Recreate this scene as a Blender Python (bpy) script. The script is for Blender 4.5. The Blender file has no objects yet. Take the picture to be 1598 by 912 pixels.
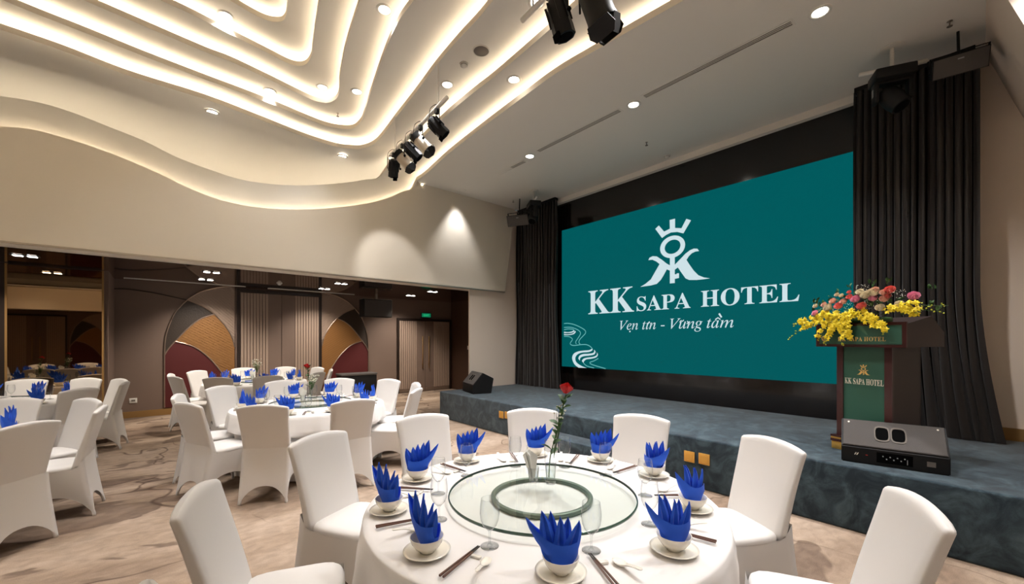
import bpy, bmesh, math, random
from math import sin, cos, pi, sqrt, atan2, radians
from mathutils import Vector, Matrix
from mathutils.geometry import delaunay_2d_cdt
random.seed(7)
SC = bpy.context.scene
COL = SC.collection

# ------------------------------------------------------------ camera, world, exposure
F, CX, CY, HC = 635.0, 799.0, 531.0, 1.60          # focal length in pixels of a 1598x912 frame, horizon, eye height
YAW = radians(49.15)                               # angle between +X (towards the stage wall) and the viewing direction
cam_data = bpy.data.cameras.new('camera')
cam_data.sensor_width = 36.0
cam_data.lens = 36.0 * F / 1598.0
cam_data.shift_y = (CY - 456.0) / 1598.0
cam_data.clip_start = 0.05
cam = bpy.data.objects.new('camera', cam_data)
COL.objects.link(cam)
cam.location = (0, 0, HC)
cam.rotation_euler = (pi / 2, 0, YAW - pi / 2)
SC.camera = cam

world = bpy.data.worlds.new('world')
SC.world = world
world.use_nodes = True
world.node_tree.nodes['Background'].inputs[0].default_value = (0.9, 0.85, 0.8, 1)
world.node_tree.nodes['Background'].inputs[1].default_value = 0.02
SC.view_settings.view_transform = 'Standard'
SC.view_settings.look = 'None'
SC.view_settings.gamma = 1
SC.view_settings.use_curve_mapping = False
SC.view_settings.exposure = 1.85
SC.cycles.max_bounces = 8
SC.cycles.transparent_max_bounces = 24
SC.cycles.caustics_reflective = False
SC.cycles.caustics_refractive = False
SC.cycles.sample_clamp_indirect = 4.0

DOWN_W = 72.0         # watts of a ceiling downlight
COVE = 9.0           # strength of the cove strips
ALCOVE_W = 50.0        # watts of a lamp in the low side bay
SCREEN = 0.27

def ray(px, py):
    t = (px - CX) / F
    return Vector((cos(YAW) + t * sin(YAW), sin(YAW) - t * cos(YAW), (CY - py) / F))

def at(px, py, X=None, Y=None, Z=None):
    """the point of a real plane (X=, Y= or Z=) that a photograph pixel looks at"""
    d = ray(px, py)
    if X is not None: k = X / d.x
    elif Y is not None: k = Y / d.y
    else: k = (Z - HC) / d.z
    return Vector((0, 0, HC)) + d * k

# ------------------------------------------------------------ materials
def srgb(r, g, b):
    f = lambda c: (c / 255 / 12.92) if c / 255 <= 0.04045 else ((c / 255 + 0.055) / 1.055) ** 2.4
    return (f(r), f(g), f(b), 1)

MATS = {}
def mat(name, col, rough=0.6, metal=0.0, emit=None, estr=0.0, noise=None, bump=None, spec=0.5, sheen=0.0, coat=0.0):
    """noise=(scale, amount) varies the colour, bump=(scale, strength) gives fine relief"""
    m = bpy.data.materials.new(name); m.use_nodes = True
    nt = m.node_tree; b = nt.nodes['Principled BSDF']
    b.inputs['Base Color'].default_value = col
    b.inputs['Roughness'].default_value = rough
    b.inputs['Metallic'].default_value = metal
    b.inputs['Specular IOR Level'].default_value = spec
    b.inputs['Sheen Weight'].default_value = sheen
    b.inputs['Coat Weight'].default_value = coat
    tc = nt.nodes.new('ShaderNodeTexCoord')
    if emit:
        b.inputs['Emission Color'].default_value = emit
        b.inputs['Emission Strength'].default_value = estr
    if noise:
        n = nt.nodes.new('ShaderNodeTexNoise'); n.inputs['Scale'].default_value = noise[0]; n.inputs['Detail'].default_value = 4
        nt.links.new(tc.outputs['Object'], n.inputs['Vector'])
        mx = nt.nodes.new('ShaderNodeMix'); mx.data_type = 'RGBA'
        k = noise[1]
        mx.inputs[6].default_value = [c * (1 - k) for c in col[:3]] + [1]
        mx.inputs[7].default_value = [min(1, c * (1 + k)) for c in col[:3]] + [1]
        nt.links.new(n.outputs['Fac'], mx.inputs[0]); nt.links.new(mx.outputs[2], b.inputs['Base Color'])
    if bump:
        n = nt.nodes.new('ShaderNodeTexNoise'); n.inputs['Scale'].default_value = bump[0]
        nt.links.new(tc.outputs['Object'], n.inputs['Vector'])
        bp = nt.nodes.new('ShaderNodeBump'); bp.inputs['Strength'].default_value = bump[1]; bp.inputs['Distance'].default_value = 0.01
        nt.links.new(n.outputs['Fac'], bp.inputs['Height']); nt.links.new(bp.outputs['Normal'], b.inputs['Normal'])
    MATS[name] = m
    return m

def glass_mat(name, tint, gloss=1.0, rough=0.0, edge=0.5):
    m = bpy.data.materials.new(name); m.use_nodes = True
    nt = m.node_tree; nt.nodes.clear()
    o = nt.nodes.new('ShaderNodeOutputMaterial'); mx = nt.nodes.new('ShaderNodeMixShader')
    tr = nt.nodes.new('ShaderNodeBsdfTransparent')
    gl = nt.nodes.new('ShaderNodeBsdfGlossy'); gl.inputs['Roughness'].default_value = rough
    gl.inputs['Color'].default_value = (1, 1, 1, 1)
    lw = nt.nodes.new('ShaderNodeLayerWeight'); lw.inputs['Blend'].default_value = 0.5
    pw = nt.nodes.new('ShaderNodeMath'); pw.operation = 'POWER'; pw.inputs[1].default_value = 4.0
    nt.links.new(lw.outputs['Facing'], pw.inputs[0])
    cm = nt.nodes.new('ShaderNodeMix'); cm.data_type = 'RGBA'; cm.inputs[6].default_value = tint     # thicker glass is crossed near the outline
    cm.inputs[7].default_value = [c * edge for c in tint[:3]] + [1]
    pe = nt.nodes.new('ShaderNodeMath'); pe.operation = 'POWER'; pe.inputs[1].default_value = 2.2
    nt.links.new(lw.outputs['Facing'], pe.inputs[0]); nt.links.new(pe.outputs[0], cm.inputs[0]); nt.links.new(cm.outputs[2], tr.inputs[0])
    mu = nt.nodes.new('ShaderNodeMath'); mu.operation = 'MULTIPLY_ADD'; mu.inputs[1].default_value = 0.62 * gloss; mu.inputs[2].default_value = 0.045 * gloss; mu.use_clamp = True
    nt.links.new(pw.outputs[0], mu.inputs[0]); nt.links.new(mu.outputs[0], mx.inputs[0])
    nt.links.new(tr.outputs[0], mx.inputs[1]); nt.links.new(gl.outputs[0], mx.inputs[2]); nt.links.new(mx.outputs[0], o.inputs[0])
    MATS[name] = m
    return m

def carpet_mat():
    """beige hotel carpet: soft drifts of brown and thin dark river lines"""
    m = bpy.data.materials.new('floor_carpet'); m.use_nodes = True
    nt = m.node_tree; L = nt.links; b = nt.nodes['Principled BSDF']
    b.inputs['Roughness'].default_value = 0.95; b.inputs['Specular IOR Level'].default_value = 0.1
    tc = nt.nodes.new('ShaderNodeTexCoord')
    def mapping(sx, sy, rot=0.6, loc=0.0):
        mp = nt.nodes.new('ShaderNodeMapping'); mp.inputs['Scale'].default_value = (sx, sy, 1)
        mp.inputs['Rotation'].default_value = (0, 0, rot); mp.inputs['Location'].default_value = (loc, loc * 0.7, 0)
        L.new(tc.outputs['Object'], mp.inputs['Vector']); return mp
    def noise(mp, sc, det, dist=0.0, rough=0.5):
        n = nt.nodes.new('ShaderNodeTexNoise'); n.inputs['Scale'].default_value = sc; n.inputs['Detail'].default_value = det
        n.inputs['Distortion'].default_value = dist; n.inputs['Roughness'].default_value = rough
        L.new(mp.outputs[0], n.inputs['Vector']); return n.outputs['Fac']
    def ramp(src, stops, cols=None):
        r = nt.nodes.new('ShaderNodeValToRGB'); e = r.color_ramp.elements
        while len(e) < len(stops): e.new(0.5)
        for i, s in enumerate(stops):
            e[i].position = s[0]; c = s[1]; e[i].color = (c, c, c, 1) if not isinstance(c, tuple) else c
        L.new(src, r.inputs[0]); return r.outputs[0]
    def mix(fac, a, c, mode='MIX'):
        x = nt.nodes.new('ShaderNodeMix'); x.data_type = 'RGBA'; x.blend_type = mode
        for s, v in ((0, fac), (6, a), (7, c)):
            if isinstance(v, (tuple, list, float, int)): x.inputs[s].default_value = v
            else: L.new(v, x.inputs[s])
        return x.outputs[2]
    base = ramp(noise(mapping(0.8, 1.5, 0.3), 1.0, 6, 0.8), [(0.32, srgb(138, 117, 100)), (0.5, srgb(162, 141, 122)), (0.72, srgb(182, 162, 144))])
    drift = ramp(noise(mapping(0.8, 1.4, 0.3, 3.1), .9, 4, .7, 0.5), [(0.56, 0.0), (0.572, 0.75), (0.75, 0.5)])
    c1 = mix(drift, base, srgb(106, 88, 76))
    # river lines: thin iso-contours of a distorted noise
    n3 = noise(mapping(0.55, 0.7, 0.4, 1.7), .7, 3.5, .4, 0.45)
    r3 = ramp(n3, [(0.0, 0.0), (0.4965, 0.0), (0.5, 1.0), (0.5035, 0.0), (1.0, 0.0)])
    n4 = noise(mapping(0.6, 0.5, 0.2, 7.7), 0.8, 2)
    msk = ramp(n4, [(0.45, 0.0), (0.55, 0.9)])
    lm = nt.nodes.new('ShaderNodeMath'); lm.operation = 'MULTIPLY'
    L.new(r3, lm.inputs[0]); L.new(msk, lm.inputs[1])
    c2 = mix(lm.outputs[0], c1, srgb(84, 66, 56))
    fine = ramp(noise(mapping(1, 1), 160, 2), [(0.3, 0.86), (0.7, 1.08)])
    fine2 = ramp(noise(mapping(1, 1.6), 9, 5, .4), [(0.35, 0.84), (0.65, 1.08)])
    c3 = mix(1.0, mix(1.0, c2, fine, 'MULTIPLY'), fine2, 'MULTIPLY')
    L.new(c3, b.inputs['Base Color'])
    bp = nt.nodes.new('ShaderNodeBump'); bp.inputs['Strength'].default_value = 0.4; bp.inputs['Distance'].default_value = 0.004
    L.new(noise(mapping(1, 1), 260, 2), bp.inputs['Height']); L.new(bp.outputs[0], b.inputs['Normal'])
    return m

def stage_mat():
    m = bpy.data.materials.new('stage_carpet'); m.use_nodes = True
    nt = m.node_tree; L = nt.links; b = nt.nodes['Principled BSDF']
    b.inputs['Roughness'].default_value = 0.9; b.inputs['Specular IOR Level'].default_value = 0.15; b.inputs['Sheen Weight'].default_value = 0.25
    tc = nt.nodes.new('ShaderNodeTexCoord')
    n = nt.nodes.new('ShaderNodeTexNoise'); n.inputs['Scale'].default_value = 4.5; n.inputs['Detail'].default_value = 8; n.inputs['Distortion'].default_value = 1.4; n.inputs['Roughness'].default_value = 0.62
    L.new(tc.outputs['Object'], n.inputs['Vector'])
    r = nt.nodes.new('ShaderNodeValToRGB'); e = r.color_ramp.elements
    e[0].position = 0.36; e[0].color = srgb(36, 46, 54); e[1].position = 0.68; e[1].color = srgb(74, 90, 97)
    k = e.new(0.5); k.color = srgb(50, 64, 72)
    L.new(n.outputs['Fac'], r.inputs[0]); L.new(r.outputs[0], b.inputs['Base Color'])
    n2 = nt.nodes.new('ShaderNodeTexNoise'); n2.inputs['Scale'].default_value = 150; L.new(tc.outputs['Object'], n2.inputs['Vector'])
    bp = nt.nodes.new('ShaderNodeBump'); bp.inputs['Strength'].default_value = 0.5; bp.inputs['Distance'].default_value = 0.005
    L.new(n2.outputs['Fac'], bp.inputs['Height']); L.new(bp.outputs[0], b.inputs['Normal'])
    return m

M = {}
M['carpet'] = carpet_mat()
M['stage'] = stage_mat()
M['plaster'] = mat('ceiling_plaster', srgb(226, 222, 214), 0.85)
M['beam'] = mat('cream_wall_paint', srgb(222, 212, 196), 0.8)
M['cream'] = mat('warm_wall_paint', srgb(232, 216, 200), 0.7)
M['taupe'] = mat('taupe_wall_covering', srgb(118, 98, 86), 0.7, noise=(60, 0.06))
M['taupe_light'] = mat('light_taupe_ribbed_panel', srgb(158, 136, 120), 0.6)
M['brown'] = mat('dark_brown_panel', srgb(70, 48, 36), 0.4)
M['frame'] = mat('dark_door_frame', srgb(38, 26, 20), 0.4)
M['arch_dark'] = mat('arch_dark_bronze', srgb(50, 38, 28), 0.55, bump=(40, 0.2))
M['arch_gold'] = mat('arch_gold_rib', srgb(148, 104, 56), 0.5)
M['arch_red'] = mat('arch_burgundy', srgb(80, 14, 14), 0.6)
M['inlay'] = mat('inlay_metal', srgb(150, 130, 116), 0.35, 0.6)
M['baseboard'] = mat('brass_baseboard', srgb(160, 124, 76), 0.4, 0.4)
M['mirror'] = mat('bronze_mirror', srgb(190, 165, 135), 0.02, 1.0)
M['gloss_ceiling'] = mat('bronze_gloss_ceiling', srgb(186, 162, 142), 0.05, 1.0)
M['black_gloss'] = mat('black_gloss_panel', srgb(24, 19, 17), 0.14, 0.0, coat=0.15, noise=(2.2, 0.35))
M['black'] = mat('black_painted_metal', srgb(22, 21, 21), 0.55, spec=0.25)
M['black_soft'] = mat('black_speaker_cloth', srgb(80, 75, 72), 0.8, bump=(300, 0.3))
M['black_deep'] = mat('deep_black', srgb(6, 6, 6), 0.9, spec=0.05)
M['curtain'] = mat('black_brown_satin_curtain', srgb(34, 28, 25), 0.45, spec=0.35, sheen=0.15)
M['silver'] = mat('brushed_aluminium', srgb(176, 166, 152), 0.35, 0.8)
M['white_metal'] = mat('white_metal', srgb(220, 216, 208), 0.4)
M['cover'] = mat('white_stretch_fabric', srgb(222, 218, 214), 0.62, sheen=0.1, bump=(500, 0.12))
M['cloth'] = mat('white_table_linen', srgb(230, 226, 223), 0.72, bump=(420, 0.12))
M['porcelain'] = mat('cream_porcelain', srgb(240, 234, 222), 0.16, coat=0.3)
M['napkin'] = mat('royal_blue_napkin', srgb(26, 94, 226), 0.75, bump=(600, 0.25), sheen=0.1)
M['paper'] = mat('white_paper', srgb(240, 238, 232), 0.8)
M['chopstick'] = mat('brown_chopstick', srgb(96, 62, 46), 0.4)
M['glass'] = glass_mat('clear_glass', (0.96, 0.97, 0.97, 1), 1.0)
M['water'] = glass_mat('water', (0.93, 0.96, 0.95, 1), 0.6)
M['turn_glass'] = glass_mat('green_tinted_glass', (0.94, 0.975, 0.95, 1), 0.9, 0.0, 0.85)
M['glass_edge'] = mat('dark_green_glass_edge', srgb(52, 78, 64), 0.1, coat=0.5)
M['swivel'] = mat('grey_swivel_ring', srgb(112, 122, 108), 0.4, 0.3)
M['stem'] = mat('green_stem', srgb(72, 104, 48), 0.6)
M['leaf'] = mat('green_leaf', srgb(56, 92, 40), 0.55, noise=(20, 0.25))
M['red_rose'] = mat('red_rose_petal', srgb(200, 16, 22), 0.55)
M['pink'] = mat('pink_rose_petal', srgb(244, 172, 194), 0.55)
M['coral'] = mat('coral_rose_petal', srgb(242, 140, 130), 0.55)
M['cream_rose'] = mat('cream_rose_petal', srgb(240, 228, 200), 0.55)
M['blush'] = mat('blush_rose_petal', srgb(240, 196, 176), 0.55)
M['yellow'] = mat('yellow_orchid_petal', srgb(240, 214, 30), 0.5)
M['bud'] = mat('yellow_green_bud', srgb(196, 200, 60), 0.5)
M['white_flower'] = mat('white_blossom', srgb(244, 242, 228), 0.6)
M['mahogany'] = mat('dark_mahogany', srgb(60, 22, 20), 0.3, coat=0.3)
M['podium_side'] = mat('podium_brown_side', srgb(46, 32, 29), 0.45)
M['podium_green'] = mat('podium_green_panel', srgb(44, 92, 76), 0.5)
M['gold'] = mat('gold', srgb(226, 180, 92), 0.35, 0.7)
M['gold_print'] = mat('gold_print', srgb(224, 186, 110), 0.5)
M['pale_print'] = mat('pale_print', srgb(232, 228, 210), 0.5)
M['brass_plate'] = mat('brass_plate', srgb(222, 168, 80), 0.45, 0.35)
M['screen_teal'] = mat('screen_teal_light', (0, 0, 0, 1), 0.7, spec=0.05, emit=srgb(0, 90, 93), estr=SCREEN)
M['screen_white'] = mat('screen_white_light', (0, 0, 0, 1), 0.5, emit=srgb(205, 226, 232), estr=SCREEN)
M['screen_line'] = mat('screen_thin_line_light', (0, 0, 0, 1), 0.5, emit=srgb(96, 176, 176), estr=SCREEN)
M['cove_light'] = mat('warm_cove_strip', (0, 0, 0, 1), 0.5, emit=(1.0, 0.85, 0.65, 1), estr=COVE)
M['lamp_disc'] = mat('lit_lamp_lens', (0, 0, 0, 1), 0.5, emit=(1.0, 0.93, 0.82, 1), estr=8.0)
M['lamp_small'] = mat('lit_square_lens', (0, 0, 0, 1), 0.5, emit=(1.0, 0.96, 0.9, 1), estr=6.0)
M['exit_green'] = mat('exit_sign_light', (0, 0, 0, 1), 0.5, emit=srgb(30, 190, 120), estr=0.4)
M['red_mark'] = mat('red_mark', srgb(180, 40, 30), 0.5)
M['grey_mark'] = mat('grey_mark', srgb(150, 150, 150), 0.5)
M['slot'] = mat('slot_dark', srgb(108, 100, 92), 0.7)

# ------------------------------------------------------------ mesh builder
class MB:
    def __init__(s): s.v = []; s.f = []
    def add(s, vs, fs, mtx=None):
        n = len(s.v)
        s.v += [tuple(mtx @ Vector(v)) if mtx else tuple(v) for v in vs]
        s.f += [tuple(i + n for i in f) for f in fs]; return s
    def box(s, lo, hi, mtx=None):
        (a, b, c), (d, e, f) = lo, hi
        return s.add([(a, b, c), (d, b, c), (d, e, c), (a, e, c), (a, b, f), (d, b, f), (d, e, f), (a, e, f)],
                     [(0, 3, 2, 1), (4, 5, 6, 7), (0, 1, 5, 4), (1, 2, 6, 5), (2, 3, 7, 6), (3, 0, 4, 7)], mtx)
    def bbox(s, lo, hi, bev, mtx=None, seg=2):
        bm = bmesh.new(); bmesh.ops.create_cube(bm, size=1)
        for v in bm.verts:
            v.co = Vector([lo[i] + (v.co[i] + .5) * (hi[i] - lo[i]) for i in range(3)])
        bmesh.ops.bevel(bm, geom=bm.edges[:], offset=bev, segments=seg, affect='EDGES', profile=.5)
        bm.verts.index_update()
        s.add([v.co for v in bm.verts], [[v.index for v in f.verts] for f in bm.faces], mtx); bm.free(); return s
    def loops(s, rings, cap0=True, cap1=True, closed=True, mtx=None):
        n = len(rings[0]); vs = [p for r in rings for p in r]; fs = []
        for i in range(len(rings) - 1):
            for j in range(n if closed else n - 1):
                k = (j + 1) % n
                fs.append((i * n + j, i * n + k, (i + 1) * n + k, (i + 1) * n + j))
        if cap0: fs.append(tuple(range(n - 1, -1, -1)))
        if cap1: fs.append(tuple((len(rings) - 1) * n + j for j in range(n)))
        return s.add(vs, fs, mtx)
    def lathe(s, prof, n=24, mtx=None, cap0=False, cap1=False):
        rings = [[(r * cos(2 * pi * j / n), r * sin(2 * pi * j / n), z) for j in range(n)] for r, z in prof]
        return s.loops(rings, cap0, cap1, True, mtx)
    def tube(s, pts, r, n=8, mtx=None, r2=None):
        pts = [Vector(p) for p in pts]; rings = []
        up = Vector((0, 0, 1))
        for i, p in enumerate(pts):
            t = (pts[min(i + 1, len(pts) - 1)] - pts[max(i - 1, 0)]).normalized()
            a = up if abs(t.dot(up)) < .95 else Vector((1, 0, 0))
            u = t.cross(a).normalized(); w = t.cross(u)
            rr = r if r2 is None else r + (r2 - r) * i / (len(pts) - 1)
            rings.append([p + (u * cos(2 * pi * j / n) + w * sin(2 * pi * j / n)) * rr for j in range(n)])
        return s.loops(rings, True, True, True, mtx)
    def prism(s, poly, frame, d0, d1):
        """poly in (a,b); frame(a,b,d)->point; extruded from d0 to d1"""
        n = len(poly)
        vs = [frame(a, b, d0) for a, b in poly] + [frame(a, b, d1) for a, b in poly]
        fs = [tuple(range(n)), tuple(range(2 * n - 1, n - 1, -1))] + [(i, (i + 1) % n, (i + 1) % n + n, i + n) for i in range(n)]
        return s.add(vs, fs)
    def build(s, name, m, parent=None, smooth=False, loc=None, fix=True):
        me = bpy.data.meshes.new(name); me.from_pydata([tuple(v) for v in s.v], [], s.f)
        if fix:
            bm = bmesh.new(); bm.from_mesh(me); bmesh.ops.recalc_face_normals(bm, faces=bm.faces); bm.to_mesh(me); bm.free()
        if smooth:
            me.polygons.foreach_set('use_smooth', [True] * len(me.polygons))
        if smooth == 'auto':
            me.set_sharp_from_angle(angle=radians(40))
        me.materials.append(m)
        o = bpy.data.objects.new(name, me); COL.objects.link(o)
        if parent: o.parent = parent
        if loc: o.location = loc
        return o

def tag(o, label=None, cat=None, group=None, kind=None):
    if label:
        o['label'] = label
        assert 4 <= len(label.split()) <= 16, label
    if cat: o['category'] = cat
    if group: o['group'] = group
    if kind: o['kind'] = kind
    return o

def thing(name, label, cat, loc=(0, 0, 0), rz=0.0, group=None):
    o = bpy.data.objects.new(name, None); COL.objects.link(o)
    o.empty_display_size = 0.1
    o.location = loc; o.rotation_euler = (0, 0, rz)
    return tag(o, label, cat, group)

def copy_tree(o, parent=None):
    c = o.copy(); COL.objects.link(c); c.parent = parent
    for ch in KIDS[o.name]: copy_tree(ch, c)
    return c
KIDS = {}
def register(o):
    KIDS[o.name] = list(o.children)
    for ch in o.children: register(ch)
    return o
def place(proto, used, loc, rz, label, group):
    """the first placement moves the prototype itself, later ones copy it with its parts"""
    o = copy_tree(proto) if used else proto
    o.location = loc; o.rotation_euler = (0, 0, rz)
    o['label'] = label; o['group'] = group
    assert 4 <= len(label.split()) <= 16, label
    return o

def struct(name, mb, m, parent=None, smooth=False):
    o = mb.build(name, m, parent, smooth)
    if not parent: o['kind'] = 'structure'
    return o

def spot(parent, loc, watts, size=1.5, blend=0.6, col=(1, .99, 1.0), target=(0, 0, -1), rad=0.06):
    l = bpy.data.lights.new('lamp_light', 'SPOT'); l.energy = watts; l.spot_size = size; l.spot_blend = blend
    l.color = col; l.shadow_soft_size = rad
    o = bpy.data.objects.new('lamp_light', l); COL.objects.link(o); o.location = loc
    o.rotation_euler = Vector(target).to_track_quat('-Z', 'Y').to_euler()
    o.parent = parent
    return o

def catmull(pts, per=6, closed=False):
    P = [Vector(p) for p in pts]; n = len(P); out = []
    rng = range(n) if closed else range(n - 1)
    for i in rng:
        g = (lambda k: P[k % n]) if closed else (lambda k: P[max(0, min(n - 1, k))])
        p0, p1, p2, p3 = g(i - 1), g(i), g(i + 1), g(i + 2)
        for j in range(per):
            t = j / per
            out.append(0.5 * ((2 * p1) + (p2 - p0) * t + (2 * p0 - 5 * p1 + 4 * p2 - p3) * t * t + (3 * p1 - p0 - 3 * p2 + p3) * t ** 3))
    if not closed: out.append(P[-1])
    return out

# ------------------------------------------------------------ the hall: floor, ceiling, walls
ZC = 4.72             # main ceiling height
YB, YB2 = 7.30, 7.70  # beam over the side bay, its two faces
ZB, ZA = 2.72, 2.84   # beam underside, bay ceiling
XS = 6.80             # wall behind the stage
ZS = 0.54             # stage height
YW = 11.45            # rear wall with the arches

o = MB().box((-8.2, -6.2, -0.1), (7.5, 11.8, 0)); struct('floor', o, M['carpet'])

# terraced ceiling: each layer is a plane that bends down into a wall plane
LAY = [(ZC, YB, .04), (4.88, 7.48, .25), (5.05, 8.35, .95), (5.24, 8.9, .6), (5.42, 9.1, .6), (5.60, 9.3, .6), (5.78, 9.5, .6), (5.95, 9.8, .6)]
def s_to_p(k, X, s):
    zk, Yk, R = LAY[k]; s0 = Yk - R; a = s - s0
    if a <= 0: return Vector((X, s, zk)), Vector((0, 0, 1))
    if a < R * pi / 2:
        th = a / R
        return Vector((X, s0 + R * sin(th), zk - R + R * cos(th))), Vector((0, sin(th), cos(th)))
    return Vector((X, Yk, zk - R - (a - R * pi / 2))), Vector((0, 1, 0))
def p_to_s(k, p):
    zk, Yk, R = LAY[k]; s0 = Yk - R
    if p.y <= s0: return (p.x, p.y)
    if p.z <= zk - R: return (p.x, s0 + R * pi / 2 + (zk - R - p.z))
    return (p.x, s0 + R * atan2(p.y - s0, p.z - (zk - R)))
def hit(k, px, py):
    zk, Yk, R = LAY[k]; d = ray(px, py)
    def inside(t):
        y = d.y * t; z = HC + d.z * t
        if z > zk or y > Yk: return False
        if y > Yk - R and z > zk - R: return (y - Yk + R) ** 2 + (z - zk + R) ** 2 < R * R
        return True
    a, b = 0.2, 40.0
    for _ in range(50):
        m_ = (a + b) / 2
        if inside(m_): a = m_
        else: b = m_
    return Vector((0, 0, HC)) + d * a

CONT = [
 [(0,197),(50,202),(100,215),(150,231),(200,250),(250,272),(300,296),(350,314),(400,323.5),(450,327),(500,326),(550,321),(590,313.5),(625,300),(650,282),(700,240),(750,201),(824,146),(870,113),(925,81),(1000,38),(1068,0)],
 [(0,150),(40,156),(80,165),(125,180),(175,200),(225,220),(275,245),(325,264),(375,280),(425,287.5),(475,289.5),(525,286.5),(565,281),(600,268),(640,233),(670,205),(700,177),(740,144),(775,117),(850,53),(910,0)],
 [(0,46),(100,80),(200,118),(320,155),(400,185),(470,212),(520,228),(545,232),(565,232),(588,221),(620,181),(650,143),(680,103),(715,62),(745,30),(770,0)],
 [(4,0),(60,23),(140,54),(220,86),(320,124),(380,146),(432,166),(480,186),(510,197),(536,201.5),(552,200),(563,190),(568,178),(576,152),(592,104),(608,62),(624,30),(646,0)],
 [(130,0),(200,30),(320,81),(360,96),(420,124),(480,153),(500,159.5),(514,160),(525,154),(529,143),(530,120),(540,70),(562,0)],
 [(250,0),(300,23),(366,57),(420,84),(450,99),(466,103),(478,100),(485.5,88),(488,70),(492,40),(498,0)],
 [(358,0),(390,19),(412,30),(428,34),(440,33),(446,25),(448,12),(448,0)]]

RINGS = []
for k, pts in enumerate(CONT):
    P = [p_to_s(k, hit(k, *p)) for p in pts]
    P = [(a, b) for a, b in P]
    dl = Vector(P[0]) - Vector(P[1]); dl.normalize()
    dr = Vector(P[-1]) - Vector(P[-2]); dr.normalize()
    sb = -1.5 + 0.35 * k; xl = -5.6 + 0.4 * k
    if k >= 5: xl = P[0][0] - 1.6 + .2 * (k - 5); sb = P[-1][1] - 1.9 + .3 * (k - 5)
    xr = P[-1][0]; sl = P[0][1]
    # left side: carry on towards -X, then turn down
    close = []
    r1 = (xr + dr.x * .5, P[-1][1] + dr.y * .5)
    close += [r1, (r1[0] - .05, sb + 1.0), (r1[0] - .25, sb + .25), (r1[0] - .9, sb)]
    close += [((r1[0] + xl) / 2, sb), (xl + .9, sb), (xl + .2, sb + .3), (xl, sb + 1.0)]
    l1 = (P[0][0] + dl.x * .5, P[0][1] + dl.y * .5)
    if k >= 5: close += [(xl, (sb + l1[1]) / 2)]
    else: close += [(xl, (sb + l1[1]) / 2), (xl + .05, min(l1[1] - .8, 5.6)), (xl + .6, l1[1] - .1), (xl + 1.5, l1[1])]
    close += [l1]
    RINGS.append([tuple(q) for q in catmull([(a, b) for a, b in P + close], 5, True)])

def ring_offset(ring, d):
    n = len(ring); out = []
    area = sum(ring[i][0] * ring[(i + 1) % n][1] - ring[(i + 1) % n][0] * ring[i][1] for i in range(n))
    sg = 1 if area > 0 else -1
    for i in range(n):
        t = Vector(ring[(i + 1) % n]) - Vector(ring[i - 1])
        if t.length < 1e-6: out.append(ring[i]); continue
        t.normalize(); out.append((ring[i][0] + t.y * d * sg, ring[i][1] - t.x * d * sg))
    return out
def inside_poly(p, poly):
    x, y = p; c = False; n = len(poly); j = n - 1
    for i in range(n):
        xi, yi = poly[i]; xj, yj = poly[j]
        if (yi > y) != (yj > y) and x < (xj - xi) * (y - yi) / (yj - yi) + xi: c = not c
        j = i
    return c

def layer_mesh(k, outer, inner):
    """triangles of layer k between the loops outer and inner, in the unrolled (X,s) sheet"""
    zk, Yk, R = LAY[k]; s0 = Yk - R
    pts = []; edges = []
    def loop(lp):
        n = len(pts); pts.extend(lp); edges.extend([(n + i, n + (i + 1) % len(lp)) for i in range(len(lp))])
    loop(outer)
    if inner: loop(inner)
    xs = [p[0] for p in outer]; ss = [p[1] for p in outer]
    if R > .1:
        x = min(xs)
        while x < max(xs):
            for j in range(9):
                q = (x + .003 * j, s0 + R * pi / 2 * j / 8)
                if inside_poly(q, outer) and not (inner and inside_poly(q, inner)): pts.append(q)
            x += .3
    else:
        x = min(xs) + .11
        while x < max(xs):
            q = (x, s0 + R * pi / 4)
            if inside_poly(q, outer) and not (inner and inside_poly(q, inner)): pts.append(q)
            x += .1
    r = delaunay_2d_cdt([Vector(p) for p in pts], edges, [], 0, 1e-5)
    V = [tuple(v) for v in r[0]]; Fs = []
    for f in r[2]:
        c = (sum(V[i][0] for i in f) / 3, sum(V[i][1] for i in f) / 3)
        if inside_poly(c, outer) and not (inner and inside_poly(c, inner)): Fs.append(tuple(f))
    return V, Fs

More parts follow.
